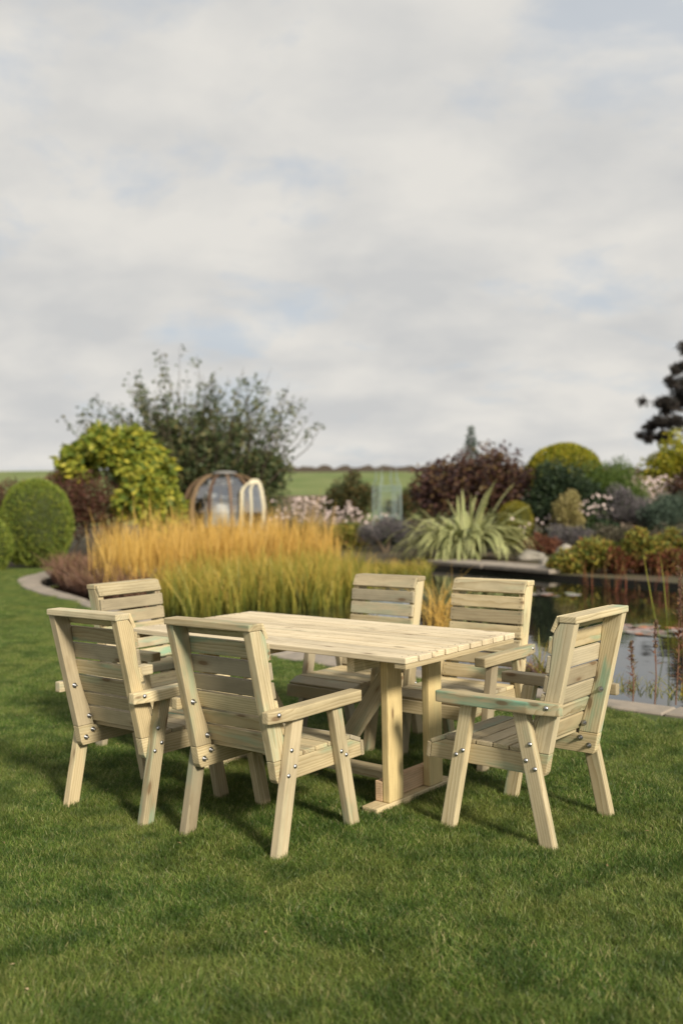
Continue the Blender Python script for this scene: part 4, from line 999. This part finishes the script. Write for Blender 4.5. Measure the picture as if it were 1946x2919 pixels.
tr = t.new('ShaderNodeBsdfTranslucent'); t.lk(c, tr.inputs[0]); mx = t.new('ShaderNodeMixShader'); mx.inputs[0].default_value = 0.28
t.lk(t.b.outputs[0], mx.inputs[1]); t.lk(tr.outputs[0], mx.inputs[2]); t.lk(mx.outputs[0], t.o.inputs[0]); M['grass'] = t.m

k = 70; q = np.stack([rng.uniform(-2.2, 2.4, k), rng.uniform(2.7, 7.0, k)], 1); q = q[inpoly(q, LAWN)]; k = len(q)
D = rand_dirs(k); D[:, 2] = np.abs(D[:, 2]) * 0.3
V, F = leaf_quads(np.concatenate([q, rng.uniform(0.016, 0.03, (k, 1))], 1), D, np.tile([[0.1, 0.0, 1.0]], (k, 1)), rng.uniform(0.012, 0.028, k), rng.uniform(0.006, 0.014, k))
tag(obj('leaf_litter', mesh_np('leaf_litter', V, F, leafmat('dead_leaf', [(0.16, 0.09, 0.04), (0.36, 0.25, 0.13), (0.52, 0.42, 0.26)], 0.1), rng.random(k))), 'small dead leaf scraps scattered over the lawn', None, None, 'stuff')
gcol = bpy.data.collections.new('grass_tiles')
TS = 0.36
for k in range(5):
    n = 3800
    q = rng.uniform(-TS / 2, TS / 2, (n, 2)); B = np.concatenate([q, np.zeros((n, 1))], 1)
    D = rng.normal(0, 0.33, (n, 3)); D[:, 2] = 1
    la = rng.uniform(0, 6.28); D[:, :2] += 0.22 * np.array([math.cos(la), math.sin(la)])
    bd = rng.normal(0, 0.35, (n, 3)); bd[:, 2] = -np.abs(bd[:, 2]) * 0.7
    V, F = ribbons(B, D, bd, rng.uniform(0.014, 0.038, n), rng.uniform(0.0016, 0.0030, n), 2, taper=0.55)
    tt = rng.random(n) ** 1.05
    o = bpy.data.objects.new('grass_tile', mesh_np('grass_tile', V, F, M['grass'], spread(tt, 2))); gcol.objects.link(o)
pts = []
step = 0.22
y = 1.7
while y < 23:
    half_w = 0.36 * y + 1.6
    for x in np.arange(-half_w, half_w, step): pts.append((x + rng.uniform(-.045, .045), y + rng.uniform(-.045, .045)))
    y += step
pts = np.array(pts)
keep = inpoly(pts, LAWN)
# keep tiles off the slabs
inner = np.array(pts); 
shrunk = []
od = np.array([tuple(q) for q in resample(OUTs, 0.08)])
d2 = ((pts[:, None, :] - od[None]) ** 2).sum(-1).min(1)
keep &= d2 > 0.15 ** 2
pts = pts[keep]
me = bpy.data.meshes.new('lawn_grass'); me.vertices.add(len(pts)); me.vertices.foreach_set('co', np.concatenate([pts, np.full((len(pts), 1), 0.004)], 1).astype(np.float32).ravel())
ra = me.attributes.new('rotz', 'FLOAT', 'POINT'); ra.data.foreach_set('value', rng.uniform(0, 6.28, len(pts)).astype(np.float32))
sa = me.attributes.new('siz', 'FLOAT', 'POINT'); sa.data.foreach_set('value', rng.uniform(0.85, 1.2, len(pts)).astype(np.float32))
me.materials.append(M['grass'])
go = tag(obj('lawn_grass', me), 'short mown green grass of the lawn', None, None, 'stuff')
ng = bpy.data.node_groups.new('scatter_grass', 'GeometryNodeTree')
ng.interface.new_socket('Geometry', in_out='INPUT', socket_type='NodeSocketGeometry'); ng.interface.new_socket('Geometry', in_out='OUTPUT', socket_type='NodeSocketGeometry')
gi, gout = ng.nodes.new('NodeGroupInput'), ng.nodes.new('NodeGroupOutput')
ci = ng.nodes.new('GeometryNodeCollectionInfo'); ci.inputs['Collection'].default_value = gcol; ci.inputs['Separate Children'].default_value = True; ci.inputs['Reset Children'].default_value = True
ip = ng.nodes.new('GeometryNodeInstanceOnPoints'); ip.inputs['Pick Instance'].default_value = True
na = ng.nodes.new('GeometryNodeInputNamedAttribute'); na.data_type = 'FLOAT'; na.inputs['Name'].default_value = 'rotz'
ns = ng.nodes.new('GeometryNodeInputNamedAttribute'); ns.data_type = 'FLOAT'; ns.inputs['Name'].default_value = 'siz'
cx = ng.nodes.new('ShaderNodeCombineXYZ'); er = ng.nodes.new('FunctionNodeEulerToRotation')
ri = ng.nodes.new('FunctionNodeRandomValue'); ri.data_type = 'INT'; ri.inputs[4].default_value = 0; ri.inputs[5].default_value = 4
lk = ng.links.new
lk(gi.outputs[0], ip.inputs['Points']); lk(ci.outputs[0], ip.inputs['Instance']); lk(na.outputs[0], cx.inputs[2]); lk(cx.outputs[0], er.inputs[0]); lk(er.outputs[0], ip.inputs['Rotation'])
lk(ns.outputs[0], ip.inputs['Scale']); lk(ri.outputs[2], ip.inputs['Instance Index']); lk(ip.outputs[0], gout.inputs[0])
md = go.modifiers.new('grass', 'NODES'); md.node_group = ng
